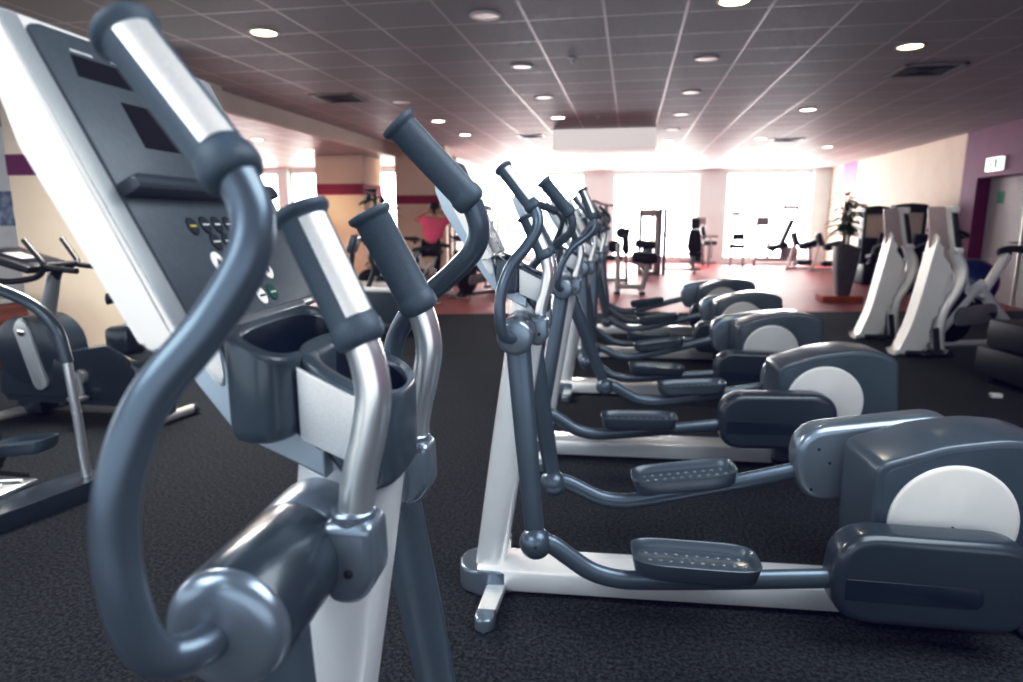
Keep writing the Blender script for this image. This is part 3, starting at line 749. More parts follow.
# planter with plant
t = thing('planter', 'tall tapered dark grey planter on a terracotta coloured base', 'planter', (3.64, 11.9, 0))
bm = B(); prism(bm, fillet([(-.36, -.22), (.28, -.22), (.28, .26), (-.36, .26)], .05), 0, .10, .02, plane='xy'); b_ = finish('planter_base', bm, 'terracotta', t); b_['label'] = 'orange red square plinth'
bm = B(); loft(bm, [[(x, y, z) for x, y in stadium(0, 0, w, w, 6, 6)] for z, w in ((.10, .10), (.14, .105), (.60, .17), (.93, .195), (.935, .19), (.90, .18), (.88, .17))]); finish('planter_body', bm, 'planter_grey', t, 40)
bm = B(); sphere(bm, (0, 0, .89), .17, 1, 1, .5, 16)
finish('ground_cover', bm, 'soil', t)
def leafy_plant(label, loc, stems, leaves, h, sp, lw, kind='potted_plant', z0=0.0):
    t = thing(kind, label, 'plant', loc)
    bm = B(); tips = []
    for i in range(stems):
        a = random.uniform(0, 2*PI); r_ = random.uniform(.02, .08); hh = h*random.uniform(.7, 1)
        p = [(r_*math.cos(a), r_*math.sin(a), z0), (r_*1.5*math.cos(a+.4), r_*1.5*math.sin(a+.4), z0+hh*.5), (r_*2.3*math.cos(a+.8), r_*2.3*math.sin(a+.8), z0+hh)]
        tube(bm, p, .011, 7, 3); tips.append(p)
    finish('stem', bm, 'stem', t, 50)
    bm = B()
    for i in range(leaves):
        p = random.choice(tips); f = random.uniform(.25, 1); k = 0 if f < .5 else 1
        q = Vector(p[k]).lerp(Vector(p[k+1]), (f-.5*k)*2 if k == 0 else (f-.5)*2)
        a = random.uniform(0, 2*PI); L = sp*random.uniform(.6, 1); d = Vector((math.cos(a), math.sin(a), random.uniform(-.1, .7))).normalized()
        w = d.cross(Vector((0, 0, 1))).normalized(); up_ = w.cross(d)
        P_ = []
        for tt, ww in ((0, .02), (.3, .7), (.55, 1), (.8, .6), (1, .03)):
            c = q + d*L*tt - Vector((0, 0, 1))*L*.35*tt*tt
            P_.append((c-w*lw*ww, c-up_*lw*.25*ww, c+w*lw*ww))
        V_ = [[bm.verts.new(x) for x in r_] for r_ in P_]
        for A_, C_ in zip(V_, V_[1:]):
            for k2 in range(2): bm.faces.new((A_[k2], A_[k2+1], C_[k2+1], C_[k2]))
    finish('foliage', bm, 'leaf', t, 60)
    return t
leafy_plant('leafy green shrub growing in the tall dark planter', (3.64, 11.9, .93), 7, 190, .95, .34, .034)
pp = leafy_plant('tall plant with broad green leaves behind the grips, near the person in pink', (-4.62, 11.6, .0), 3, 26, 1.6, .50, .085, 'potted_plant', .3)
bm = B(); lathe(bm, (0, 0, 0), (0, 0, 1), [(0, .14), (.02, .15), (.32, .19), (.33, .19), (.33, .17), (.30, .16), (.299, 0)], 24); finish('pot', bm, 'planter_grey', pp, 40)

def pad(parent, name, c, size, rx=0, ry=0, m='pad_black'):
    M = Matrix.Translation(c) @ Matrix.Rotation(rad(rx), 4, 'X') @ Matrix.Rotation(rad(ry), 4, 'Y')
    bm = B(); box(bm, -size[0]/2, size[0]/2, -size[1]/2, size[1]/2, -size[2]/2, size[2]/2, min(size)*.3, M, 3); return finish(name, bm, m, parent, 50)

# weight stack tower with twin towers
def weight_tower(t, x0, x1, h, d=.4, m='frame_pale'):
    bm = B(); box(bm, x0, x0+.09, -d/2, d/2, 0, h, .02); box(bm, x1-.09, x1, -d/2, d/2, 0, h, .02); box(bm, x0, x1, -d/2, d/2, h-.16, h+.02, .03); box(bm, x0, x1, -d/2, d/2, 0, .08, .02)
    finish('tower_frame', bm, m, t)
    bm = B()
    for i in range(14): box(bm, x0+.11, x1-.11, -.11, .11, .10+i*.045, .138+i*.045, .004)
    finish('weight_stack', bm, 'black', t)
    for s in (-1, 1):
        bm = B(); tube(bm, [((x0+x1)/2+s*.07, 0, .08), ((x0+x1)/2+s*.07, 0, h-.1)], .010, 8); finish('guide_rod', bm, 'chrome', t)
t = thing('cable_machine', 'tall weight stack tower with black seat in front of the windows', 'exercise machine', (.45, 17, 0), 0)
weight_tower(t, -.25, .24, 1.62); 
bm = B(); box(bm, .25, .33, -.2, .2, 0, 1.66, .02); box(bm, .37, .45, -.2, .2, 0, 1.66, .02); finish('side_rail', bm, 'frame_grey', t)
t = thing('chest_press', 'exercise machine with upright black seat and round headrest before the windows', 'exercise machine', (1.66, 17.6, 0), 0)
pad(t, 'headrest', (0, 0, 1.28), (.22, .10, .26))
bm = B(); pillow(bm, fillet([(-.13, 1.12), (.13, 1.12), (.19, .66), (.12, .54), (-.12, .54), (-.19, .66)], [.05, .05, .08, .06, .06, .08]), -.05, .05, .03); finish('backrest', bm, 'pad_black', t, 50); pad(t, 'seat', (0, -.15, .50), (.34, .38, .10))
bm = B(); tube(bm, [(0, .1, .0), (0, .1, 1.25)], .04, 12); tube(bm, [(-.75, .1, .95), (.6, .1, .95)], .022, 10); tube(bm, [(-.8, .1, .08), (.2, .1, .08)], .03, 10)
tube(bm, [(0, -.35, .03), (0, .3, .03)], .035, 10); tube(bm, [(-.4, -.25, .40), (-.4, -.25, .75), (-.4, .1, .95)], .02, 10); tube(bm, [(.4, -.25, .40), (.4, -.25, .75), (.4, .1, .95)], .02, 10)
tube(bm, [(-.35, .1, .30), (.3, .1, .25)], .022, 10); tube(bm, [(0, .0, .42), (0, .1, .42)], .05, 10)
finish('frame', bm, 'frame_grey', t, 50)

def strength(label, loc, yaw, h=1.5, m='frame_grey', pm='pad_black', arch=False):
    t = thing('strength_machine', label, 'exercise machine', loc, yaw)
    weight_tower(t, -.50, -.08, h, .35, m)
    bm = B(); tube(bm, [(-.1, 0, .05), (.62, 0, .05)], .035, 10); tube(bm, [(.30, 0, .05), (.30, 0, .45)], .035, 10); tube(bm, [(.30, 0, .42), (.56, 0, .5), (.62, 0, .95)], .03, 10)
    tube(bm, [(-.1, 0, h-.1), (.12, 0, h-.12), (.2, 0, 1.0)], .025, 10, 3); tube(bm, [(.2, -.28, .98), (.2, .28, .98)], .018, 10); tube(bm, [(.62, -.25, .04), (.62, .25, .04)], .03, 10)
    finish('frame', bm, m, t, 50)
    pad(t, 'seat', (.30, 0, .50), (.34, .34, .09), 0, -6, pm); pad(t, 'backrest', (.57, 0, .82), (.09, .30, .50), 0, 8, pm)
    return t
def gym_frame(t, beams, r=.03, m='frame_grey'):
    bm = B()
    for bmv in beams: tube(bm, bmv, r, 10)
    return finish('frame', bm, m, t, 50)
t = thing('lat_machine', 'pale lat machine with a dark seat right of the upright black seat, near the windows', 'exercise machine', (2.02, 20.2, 0))
gym_frame(t, [[(-.2, 0, 0), (-.2, 0, 1.43)], [(.16, 0, 0), (.14, 0, 1.33)], [(-.2, 0, 1.40), (.16, 0, 1.32)], [(-.25, 0, .10), (.55, 0, .10)], [(-.2, 0, .62), (.5, 0, .66)], [(.3, -.2, 0), (.3, -.2, .7)]])
bm = B(); box(bm, -.26, .2, -.06, .06, 1.26, 1.46, .03); finish('top_cover', bm, 'frame_pale', t)
bm = B()
for i in range(12): box(bm, -.15, .1, -.08, .08, .10+i*.042, .137+i*.042, .003)
finish('weight_stack', bm, 'black', t); pad(t, 'seat', (.32, -.2, .70), (.36, .3, .10)); pad(t, 'backrest', (.1, -.15, 1.0), (.12, .3, .34), 0, -12)
t = thing('shoulder_press', 'pale shoulder machine with a hooked top by the window pillar', 'exercise machine', (2.98, 19.6, 0))
gym_frame(t, [[(.25, 0, 0), (.22, 0, 1.55)], [(.22, 0, 1.53), (-.12, 0, 1.58)], [(-.35, 0, .10), (.35, 0, .10)], [(-.1, 0, .66), (.28, 0, .64)], [(-.1, 0, 0), (-.1, 0, .66)], [(-.1, 0, .66), (.02, -.1, .95)]])
bm = B(); box(bm, -.16, .1, -.05, .05, 1.48, 1.60, .03); finish('top_cover', bm, 'frame_pale', t)
pad(t, 'seat', (.02, -.15, .62), (.4, .3, .10)); pad(t, 'backrest', (.06, -.12, .90), (.30, .12, .18)); 
t = thing('leg_press', 'distant leg press with a tilted dark back pad before the bright window', 'exercise machine', (4.0, 20.4, 0), 0)
gym_frame(t, [[(-.30, 0, .0), (-.30, 0, 1.40)], [(.84, 0, .0), (.80, 0, 1.74)], [(-.32, -.2, .22), (.95, -.2, .22)], [(-.32, .2, .05), (.95, .2, .05)], [(-.3, 0, .9), (.1, 0, .62), (.75, 0, .45)], [(.0, -.1, .25), (.3, -.1, .6)]], .035)
for a_ in ((-.32, .03, -.05, .05, 1.20, 1.46, .02), (.38, .86, -.06, .06, 1.68, 1.80, .05)):
    bm = B(); box(bm, *a_); finish('hood', bm, 'frame_grey', t)
pad(t, 'backrest', (.50, -.1, 1.0), (.12, .38, .80), 0, 20); pad(t, 'seat', (.30, -.1, .60), (.55, .4, .14), 0, -14); pad(t, 'foot_plate', (-.05, -.1, .55), (.06, .5, .4), 0, 20, 'frame_pale'); pad(t, 'motor_cover', (.65, 0, .42), (.5, .4, .36), 0, 0, 'frame_grey')
# two inclined benches
for (x, y, l) in ((4.62, 19.0, 'black padded bench farther left, near the leg press'), (5.15, 18.6, 'black padded bench between the other bench and the planter')):
    t = thing('weight_bench', l, 'bench', (x, y, 0), 0, 'inclined benches by the right wall')
    gym_frame(t, [[(-.30, 0, .0), (-.14, 0, .8)], [(-.1, 0, .75), (.30, 0, .62)], [(-.35, 0, .06), (.35, 0, .06)], [(.34, 0, .0), (.26, 0, .6)]], .042, 'white_plastic')
    pad(t, 'seat', (.20, 0, .70), (.46, .36, .18), 0, -16); pad(t, 'backrest', (-.16, 0, .86), (.12, .36, .36), 0, -22); pad(t, 'lower_pad', (.15, 0, .22), (.40, .3, .14))
# weight machines behind the white columns
def stack_machine(label, loc, yaw, h, w=.50):
    t = thing('weight_machine', label, 'exercise machine', loc, yaw, 'weight machines by the right wall')
    bm = B(); box(bm, -w/2+.05, w/2-.05, -.10, .10, 1.0, h-.14, .02); finish('tower_cover', bm, 'cream', t)
    bm = B(); prism(bm, fillet([(-w/2-.03, h-.16), (w/2+.03, h-.16), (w/2-.02, h-.01), (0, h+.02), (-w/2+.02, h-.01)], [.01, .01, .04, .2, .04]), -.16, .16, .015); finish('tower_hood', bm, 'black', t, 40)
    bm = B(); box(bm, -w/2, -w/2+.05, -.13, .13, 0, h-.1, .01); box(bm, w/2-.05, w/2, -.13, .13, 0, h-.1, .01); box(bm, -w/2, w/2, -.11, .11, .3, 1.0, .03); box(bm, -w/2-.05, w/2+.15, -.5, .13, 0, .45, .06); finish('lower_housing', bm, 'black', t)
    bm = B(); tube(bm, [(.1, -.45, .3), (.3, -.45, .9), (.05, -.45, 1.1)], .025, 10); tube(bm, [(-.2, -.4, .3), (-.1, -.45, .8), (.25, -.45, 1.0)], .03, 10); tube(bm, [(.28, -.62, .02), (.45, -.62, .45)], .035, 10); finish('lever_arm', bm, 'frame_grey', t, 50)
    pad(t, 'seat', (-.05, -.5, .62), (.34, .34, .09), -8); pad(t, 'backrest', (.12, -.42, .95), (.30, .10, .34), 12)
    return t
stack_machine('weight machine with black hood and cream cover right of the planter', (5.22, 15.4, 0), 0, 1.66)
stack_machine('weight machine with black hood and cream cover behind the white columns', (5.35, 14.0, 0), 0, 1.68, .58)
# black seat machine in front of the weight tower
t = thing('leg_extension', 'exercise machine with stacked black seat pads and four feet left of the weight tower', 'exercise machine', (-.02, 12.5, 0), 0)
bm = B(); tube(bm, [(-.20, 0, .0), (-.20, 0, .95)], .045, 12); tube(bm, [(.26, 0, .0), (.36, 0, .55)], .045, 12); tube(bm, [(-.22, 0, .12), (.28, 0, .12)], .045, 12); tube(bm, [(.0, 0, .62), (.34, 0, .5)], .035, 10)
tube(bm, [(-.20, -.28, .03), (-.20, .28, .03)], .04, 10); tube(bm, [(.27, -.28, .03), (.27, .28, .03)], .04, 10); tube(bm, [(.2, 0, .45), (.35, 0, .3), (.28, 0, .15)], .03, 10); finish('frame', bm, 'frame_pale', t, 50)
pad(t, 'seat', (.30, 0, .68), (.48, .36, .20), 0, 4); pad(t, 'thigh_pad', (.30, 0, .93), (.38, .3, .14), 0, 4); pad(t, 'backrest', (-.06, 0, .92), (.12, .34, .34), 0, -6)
for s in (-.2, .27):
    for yy in (-.28, .28):
        bm = B(); tube(bm, [(s, yy, 0), (s, yy, .05)], .055, 12); finish('rubber_foot', bm, 'black', t)
# multi gym behind it
t = thing('multi_gym', 'grey multi gym frame with dark pulleys behind the row of trainers', 'exercise machine', (-.55, 14.6, 0), 0)
bm = B(); tube(bm, [(0, 0, 0), (0, 0, 1.72)], .05, 12); tube(bm, [(-.7, 0, 1.60), (-.3, 0, 1.78), (.0, 0, 1.70), (.55, 0, 1.68), (.6, 0, 1.55)], .025, 10, 3); tube(bm, [(-.6, 0, 0), (-.6, 0, 1.5)], .04, 12); tube(bm, [(-.7, 0, .05), (.5, 0, .05)], .04, 10)
tube(bm, [(.5, 0, 0), (.45, 0, .8)], .03, 10); finish('frame', bm, 'frame_grey', t, 50)
for (x, z, r_) in ((-.65, 1.45, .12), (-.3, 1.3, .14), (-.1, 1.05, .13), (.35, 1.1, .12), (.2, .8, .14), (-.45, .8, .15), (-.2, .45, .16)):
    bm = B(); lathe(bm, (x, -.1, z), (0, 1, 0), [(0, r_*.8), (.02, r_), (.06, r_), (.08, r_*.8)], 20); finish('pulley', bm, 'black', t, 40)
pad(t, 'seat', (.2, -.1, .55), (.4, .35, .1)); pad(t, 'backrest', (.45, -.05, .95), (.1, .3, .5), 0, 10)

# dumbbell rack
t = thing('storage_rack', 'dark metal storage rack with four shelves right of the person in pink', 'rack', (-3.15, 12.9, 0), 0)
for x in (-.45, .45):
    for y in (-.2, .2):
        bm = B(); tube(bm, [(x, y, 0), (x, y, 1.45)], .018, 8); finish('post', bm, 'black', t)
for z in (.35, .65, .95, 1.25):
    bm = B(); box(bm, -.46, .46, -.2, .2, z, z+.02); finish('shelf', bm, 'frame_grey', t)
for z in (.37, .67, .97, 1.27):
    for i in range(5):
        x = -.36+i*.18; bm = B(); tube(bm, [(0, -.06, .05), (0, .06, .05)], .014, 8); lathe(bm, (0, -.12, .05), (0, 1, 0), [(0, .035), (.01, .05), (.05, .05), (.06, .04)], 12); lathe(bm, (0, .06, .05), (0, 1, 0), [(0, .04), (.01, .05), (.05, .05), (.06, .035)], 12)
        o = finish('dumbbell', bm, 'black'); o.location = (-3.15+x, 12.9, z); tag(o, 'small black dumbbell lying on the dark storage rack', 'dumbbell', 'dumbbells on the storage rack')
# slim stand with hooks (left of the plant)
t = thing('accessory_stand', 'slim dark stand hung with accessories, before the narrow bright window', 'stand', (-5.0, 12.3, 0))
bm = B(); tube(bm, [(0, 0, 0), (0, 0, 1.9)], .022, 10); tube(bm, [(-.28, 0, .02), (.28, 0, .02)], .02, 8); tube(bm, [(0, -.28, .02), (0, .28, .02)], .02, 8)
for z, s in ((1.85, -1), (1.8, 1), (1.55, -1), (1.35, 1), (1.15, -1)): tube(bm, [(0, 0, z), (s*.18, 0, z+.05)], .014, 8)
finish('post', bm, 'black', t, 50)
for z, s in ((1.80, -1), (1.76, 1), (1.48, -1), (1.30, 1), (1.10, -1), (1.2, 1)):
    bm = B(); sphere(bm, (s*.14, 0, z), .06, 1, .5, 1.1, 12); finish('hook_weight', bm, 'black', t)

# spin bikes at the back left, person riding one
spin_bike('white framed spin bike ridden by the person in pink', (-3.45, 10.9, 0), 60, 'white_plastic', 'black', 'spin bikes at the back left')
spin_bike('white framed spin bike left of the person in pink', (-4.15, 10.5, 0), 50, 'white_plastic', 'black', 'spin bikes at the back left')
spin_bike('dark framed spin bike right of the person in pink', (-2.65, 11.2, 0), 60, 'black', 'black', 'spin bikes at the back left')
spin_bike('dark framed spin bike in front of the person in pink', (-3.5, 9.75, 0), 40, 'frame_grey', 'black', 'spin bikes at the back left')

def person():
    t = thing('person', 'person seen from behind in pink T-shirt and dark trousers, hands behind the head', 'person', (-3.40, 10.95, 0), 12)
    # skeleton (x right, y away, z up)
    J = {'pelvis': (-.04, 0, .93), 'waist': (-.02, .0, 1.08), 'chest': (.02, 0, 1.27), 'neck': (.03, .0, 1.42), 'headb': (.035, .02, 1.48),
         'shL': (-.15, 0, 1.38), 'elL': (-.36, .05, 1.40), 'waL': (-.15, -.03, 1.50), 'haL': (-.08, -.05, 1.52),
         'shR': (.19, 0, 1.37), 'elR': (.40, .05, 1.36), 'waR': (.19, -.03, 1.49), 'haR': (.12, -.05, 1.52),
         'hipL': (-.12, 0, .90), 'knL': (-.36, .34, .72), 'anL': (-.40, .20, .34), 'toL': (-.42, .36, .30),
         'hipR': (.06, 0, .90), 'knR': (.02, .42, .70), 'anR': (.02, .26, .36), 'toR': (.02, .42, .33)}
    R_ = {'pelvis': .15, 'waist': .165, 'chest': .15, 'neck': .05, 'headb': .05, 'shL': .06, 'elL': .042, 'waL': .03, 'haL': .032, 'shR': .06, 'elR': .042, 'waR': .03, 'haR': .032,
          'hipL': .10, 'knL': .065, 'anL': .042, 'toL': .035, 'hipR': .10, 'knR': .065, 'anR': .042, 'toR': .035}
    E_ = [('pelvis', 'waist'), ('waist', 'chest'), ('chest', 'neck'), ('neck', 'headb'), ('chest', 'shL'), ('shL', 'elL'), ('elL', 'waL'), ('waL', 'haL'), ('chest', 'shR'), ('shR', 'elR'), ('elR', 'waR'), ('waR', 'haR'),
          ('pelvis', 'hipL'), ('hipL', 'knL'), ('knL', 'anL'), ('anL', 'toL'), ('pelvis', 'hipR'), ('hipR', 'knR'), ('knR', 'anR'), ('anR', 'toR')]
    def skin(name, J, R_, E_, root, m, parent, sub=2):
        me = bpy.data.meshes.new(name); ks = list(J); me.from_pydata([J[k] for k in ks], [(ks.index(a), ks.index(b)) for a, b in E_], [])
        o = bpy.data.objects.new(name, me); COL.objects.link(o)
        md = o.modifiers.new('s', 'SKIN')
        for i, k in enumerate(ks):
            sv = me.skin_vertices[0].data[i]; r = R_[k]; sv.radius = (r, r) if not isinstance(r, tuple) else r
            sv.use_root = (k == root)
        o.modifiers.new('u', 'SUBSURF').levels = sub; o.modifiers['u'].render_levels = sub
        dg = bpy.context.evaluated_depsgraph_get(); m2 = bpy.data.meshes.new_from_object(o.evaluated_get(dg))
        bpy.data.objects.remove(o)
        for p in m2.polygons: p.use_smooth = True
        m2.materials.clear(); m2.materials.append(MATS[m])
        n = bpy.data.objects.new(name, m2); COL.objects.link(n); n.parent = parent
        return n
    body = skin('body', J, R_, E_, 'pelvis', 'skin', t)
    def grow(keys, edges, k=1.12, extra=None, rs=None):
        JJ = {a: J[a] for a in keys}; RR = {a: R_[a]*k for a in keys}
        if extra: JJ.update(extra); RR.update(rs)
        return JJ, RR, edges
    sl = {'slL': (-.27, .03, 1.39), 'slR': (.31, .03, 1.365)}
    jj, rr, ee = grow(['pelvis', 'waist', 'chest', 'shL', 'shR'], [('pelvis', 'waist'), ('waist', 'chest'), ('chest', 'shL'), ('shL', 'slL'), ('chest', 'shR'), ('shR', 'slR'), ('chest', 'nk')], 1.14, {**sl, 'nk': (.028, 0, 1.375)}, {'slL': .072, 'slR': .072, 'nk': .08})
    skin('shirt', jj, rr, ee, 'chest', 'pink_shirt', t)
    hp = {'hp': (-.04, .0, .90)}
    jj, rr, ee = grow(['hipL', 'knL', 'anL', 'hipR', 'knR', 'anR'], [('hp', 'hipL'), ('hipL', 'knL'), ('knL', 'anL'), ('hp', 'hipR'), ('hipR', 'knR'), ('knR', 'anR')], 1.15, hp, {'hp': .16})
    skin('trousers', jj, rr, ee, 'hp', 'dark_trousers', t)
    bm = B(); sphere(bm, (.035, .03, 1.57), .095, .82, .95, 1.15, 24)
    sphere(bm, (.035, .125, 1.555), .018, .8, 1.2, 1.2, 8)
    for s in (-1, 1): sphere(bm, (.035+s*.078, .03, 1.56), .022, .4, .8, 1.2, 8)
    bmesh.ops.transform(bm, matrix=Matrix.Identity(4), verts=bm.verts); h = finish('head', bm, 'skin', t, 60)
    bm = B(); sphere(bm, (.035, .012, 1.588), .104, .88, .98, 1.08, 24); finish('hair', bm, 'hair', t, 60)
    for s, k in ((-1, 'haL'), (1, 'haR')):
        for q in range(4):
            p = Vector(J[k]); bm = B()
            tube(bm, [p+Vector((0, -.01, -.02+q*.016)), p+Vector((-s*.04, -.03, -.02+q*.017)), p+Vector((-s*.075, -.02, -.02+q*.018))], [.010, .009, .007], 8, 3); finish('finger', bm, 'skin', t, 60)
        bm = B(); tube(bm, [p+Vector((0, 0, .03)), p+Vector((-s*.02, .0, .065))], [.011, .009], 8, 0); finish('thumb', bm, 'skin', t, 60)
    bm = B()
    for k in ('L', 'R'):
        a, b = Vector(J['an'+k]), Vector(J['to'+k]); tube(bm, [a+Vector((0, -.05, -.03)), a+Vector((0, .02, -.035)), b+Vector((0, .02, -.02))], [.045, .05, .035], 12, 3)
    finish('shoes', bm, 'white_plastic', t, 60)
person()

# treadmill between the grips (left of centre)
t = thing('treadmill', 'dark treadmill with pale hood and small console, left of the person in pink', 'treadmill', (-3.05, 7.45, 0), 12)
bm = B(); box(bm, -.35, .5, -.36, .36, .06, .18, .03); finish('deck', bm, 'black', t)
bm = B(); prism(bm, fillet([(-.45, .05), (.35, .05), (.38, .40), (.20, .55), (-.42, .58)], .06), -.33, .33, .03); finish('motor_hood', bm, 'dark_plastic', t, 40)
bm = B(); prism(bm, fillet([(-.40, .57), (.30, .545), (.30, .60), (-.40, .625)], .02), -.34, .34, .01); finish('hood_lid', bm, 'silver_matt', t, 40)
for s in (-1, 1):
    bm = B(); tube(bm, [(-.1, s*.30, .5), (.02, s*.30, .80), (.0, s*.3, 1.0), (.28, s*.3, 1.02)], .028, 12, 3); finish('handrail', bm, 'black', t, 50)
pad(t, 'console', (.08, 0, .86), (.10, .45, .30), 0, 22, 'dark_plastic')
bm = B(); lathe(bm, (.38, -.345, .16), (0, -1, 0), [(0, .11), (.02, .11), (.03, .08)], 24); finish('side_roller', bm, 'chrome', t)
bm = B(); tube(bm, [(-.35, 0, .6), (-.28, 0, 1.02)], .03, 10); finish('screen_post', bm, 'black', t)
pad(t, 'screen', (-.26, -.02, 1.10), (.09, .28, .22), 0, 20, 'dark_plastic')

# ================================================================== left side bikes
t = thing('exercise_bike', 'dark upright exercise bike with tilted console in front of the cream pillar', 'exercise bike', (-3.5, 3.8, 0), 0)
bm = B(); prism(bm, fillet([(-.86, .14), (.26, .14), (.30, .42), (.06, .56), (-.40, .48), (-.60, .60), (-.80, .42)], [.05, .05, .12, .08, .1, .12, .12]), -.14, .14, .04, 4); hb = finish('body_housing', bm, 'dark_plastic', t, 40)
bm = B(); lathe(bm, (-.60, -.15, .50), (0, 1, 0), [(0, .20), (.012, .24), (.29, .24), (.30, .20)], 36); finish('flywheel_cover', bm, 'dark_plastic', hb, 40)
bm = B(); prism(bm, fillet([(-.64, .66), (-.58, .76), (-.52, .66), (-.42, .26), (-.52, .22)], [.05, .05, .05, .05, .05]), -.168, -.14, .008); s_ = finish('side_shield', bm, 'silver_matt', hb, 40)
bm = B(); lathe(bm, (-.57, -.168, .64), (0, -1, 0), [(0, .028), (.01, .028), (.014, .02)], 16); finish('pivot_bolt', bm, 'chrome', s_)
bm = B(); tube(bm, [(-.60, 0, .55), (-.50, 0, .80), (-.42, 0, 1.02)], [.055, .05, .04], 16, 3); finish('steering_column', bm, 'frame_grey', t, 50)
cm = Matrix.Translation((-.66, 0, 1.12)) @ Matrix.Rotation(rad(14), 4, 'Y')
bm = B(); box(bm, -.24, .24, -.19, .19, -.028, .028, .02, cm); c_ = finish('console', bm, 'black', t, 40)
bm = B(); box(bm, -.16, .16, -.14, .14, .026, .032, .002, cm); finish('control_panel', bm, 'display', c_)
bm = B(); box(bm, -.08, .08, -.09, .05, .031, .035, .001, cm); finish('display_screen', bm, 'frame_grey', c_)
bm = B(); tube(bm, [(-.52, -.10, 1.26), (-.38, -.12, 1.12), (-.34, -.12, 1.08), (-.10, -.14, 1.06)], .019, 12, 4); tube(bm, [(-.52, .20, 1.26), (-.38, .16, 1.12), (-.34, .14, 1.08), (-.10, .2, 1.06)], .019, 12, 4); tube(bm, [(-.37, -.13, 1.09), (-.37, .15, 1.09)], .022, 12)
tube(bm, [(-.42, 0, 1.0), (-.37, 0, 1.09)], .035, 12); tube(bm, [(-.95, -.13, 1.03), (-.70, -.13, .98), (-.45, -.12, 1.01), (-.37, -.12, 1.08)], .02, 12, 4); finish('handlebar', bm, 'black', t, 50)
bm = B(); tube(bm, [(.10, 0, .48), (.16, 0, .80)], .034, 14); finish('seat_post', bm, 'silver', t, 50)
bm = B(); box(bm, .0, .19, -.10, .10, .50, .68, .04); finish('seat_slider', bm, 'dark_plastic', t, 40)
bm = B(); loft(bm, [[(x, a, z+b) for a, b in stadium(0, 0, w, .04, 5, 2.4)] for x, w, z in ((-.02, .02, .86), (.04, .035, .875), (.14, .08, .885), (.24, .13, .89), (.29, .10, .88))]); finish('saddle', bm, 'pad_black', t, 50)
bm = B(); lathe(bm, (-.16, -.14, .34), (0, -1, 0), [(0, .05), (.03, .045)], 16); tube(bm, [(-.16, -.17, .36), (-.14, -.18, .22)], .018, 10); box(bm, -.19, -.09, -.26, -.17, .19, .22, .008); finish('pedal_crank', bm, 'frame_grey', t, 40)
for x, a, b in ((-.75, -.28, .28), (.36, -.42, .20)):
    bm = B(); tube(bm, [(x-.05, a, .045), (x+.05, b, .045)], .034, 14); f_ = finish('foot_bar', bm, 'frame_pale', t, 50)
    for q in ((x-.05, a), (x+.05, b)):
        bm = B(); sphere(bm, (q[0], q[1], .042), .04, 1.1, 1.1, 1, 12); finish('end_cap', bm, 'dark_plastic', f_)
for a_ in ((.15, .40, -.05, .05, .03, .16, .02), (-.8, -.6, -.08, .08, .03, .2, .02)):
    bm = B(); box(bm, *a_); finish('foot_mount', bm, 'dark_plastic', t)

t = thing('stepper_machine', 'dark stepper machine at the left edge with curved handrail on silver post', 'exercise machine', (-2.70, 2.72, 0), 0)
bm = B()   # base plank running toward the lower left
Mx = Matrix.Rotation(rad(0), 4, 'Z')
poly = [(-.03, .12), (.10, -.05), (.02, -.25), (-.40, -1.25), (-.62, -1.15), (-.22, -.10)]
prism(bm, fillet([(.05, .02), (.03, -.12), (-.30, -1.45), (-.50, -1.40), (-.20, -.20), (-.12, .06)], [.04, .04, 0, 0, .02, .04]), .0, .085, .02, plane='xy'); finish('base_plank', bm, 'dark_plastic', t, 35)
bm = B(); tube(bm, [(-.04, -.03, .08), (-.05, -.03, .40), (-.068, -.03, .70)], .023, 16); p_ = finish('handrail_post', bm, 'silver', t, 50)
bm = B(); lathe(bm, (-.051, -.03, .43), (-.05, 0, 1), [(0, .0245), (.004, .0245)], 20); finish('post_ring', bm, 'silver_matt', p_, 50)
bm = B(); tube(bm, [(-.067, -.03, .69), (-.078, -.03, .76), (-.10, -.03, .85), (-.16, -.04, .94), (-.24, -.05, 1.0), (-.36, -.06, 1.05), (-.50, -.08, 1.10), (-.8, -.12, 1.18)], .029, 18, 5); finish('handrail', bm, 'grey_plastic', t, 50)
for (x, y, z) in ((-.44, .0, .20), (-.62, -.25, .12)):
    M_ = Matrix.Translation((x, y, z)) @ Matrix.Rotation(rad(-8), 4, 'Y')
    def rg(hx, hy, z_): return [M_ @ Vector((a, b, z_)) for a, b in stadium(0, 0, hx, hy, 7, 4)]
    bm = B(); loft(bm, [rg(.15, .07, -.02), rg(.17, .085, .0), rg(.18, .095, .045), rg(.174, .089, .046), rg(.16, .075, .02)]); pd = finish('pedal', bm, 'grey_plastic', t, 40)
    bm = B(); tube(bm, [(x-.05, y, z-.02), (x-.35, y-.1, z+.02)], .03, 12); finish('pedal_arm', bm, 'black', pd)
bm = B(); box(bm, -.58, -.22, -.42, -.14, .085, .105, .004); finish('roller_plate', bm, 'silver', t)
bm = B(); tube(bm, [(-.65, -.33, .12), (-.25, -.20, .12)], .012, 8); tube(bm, [(-.65, -.40, .12), (-.28, -.28, .12)], .012, 8); finish('guide_rail', bm, 'chrome', t)
bm = B(); prism(bm, fillet([(-1.15, .02), (-.68, .02), (-.70, .40), (-.85, .60), (-1.15, .60)], .06), -.40, .10, .03); finish('drive_housing', bm, 'dark_plastic', t, 40)
bm = B(); box(bm, -1.0, -.40, -.35, -.02, .03, .075, .01); finish('cross_member', bm, 'black', t)

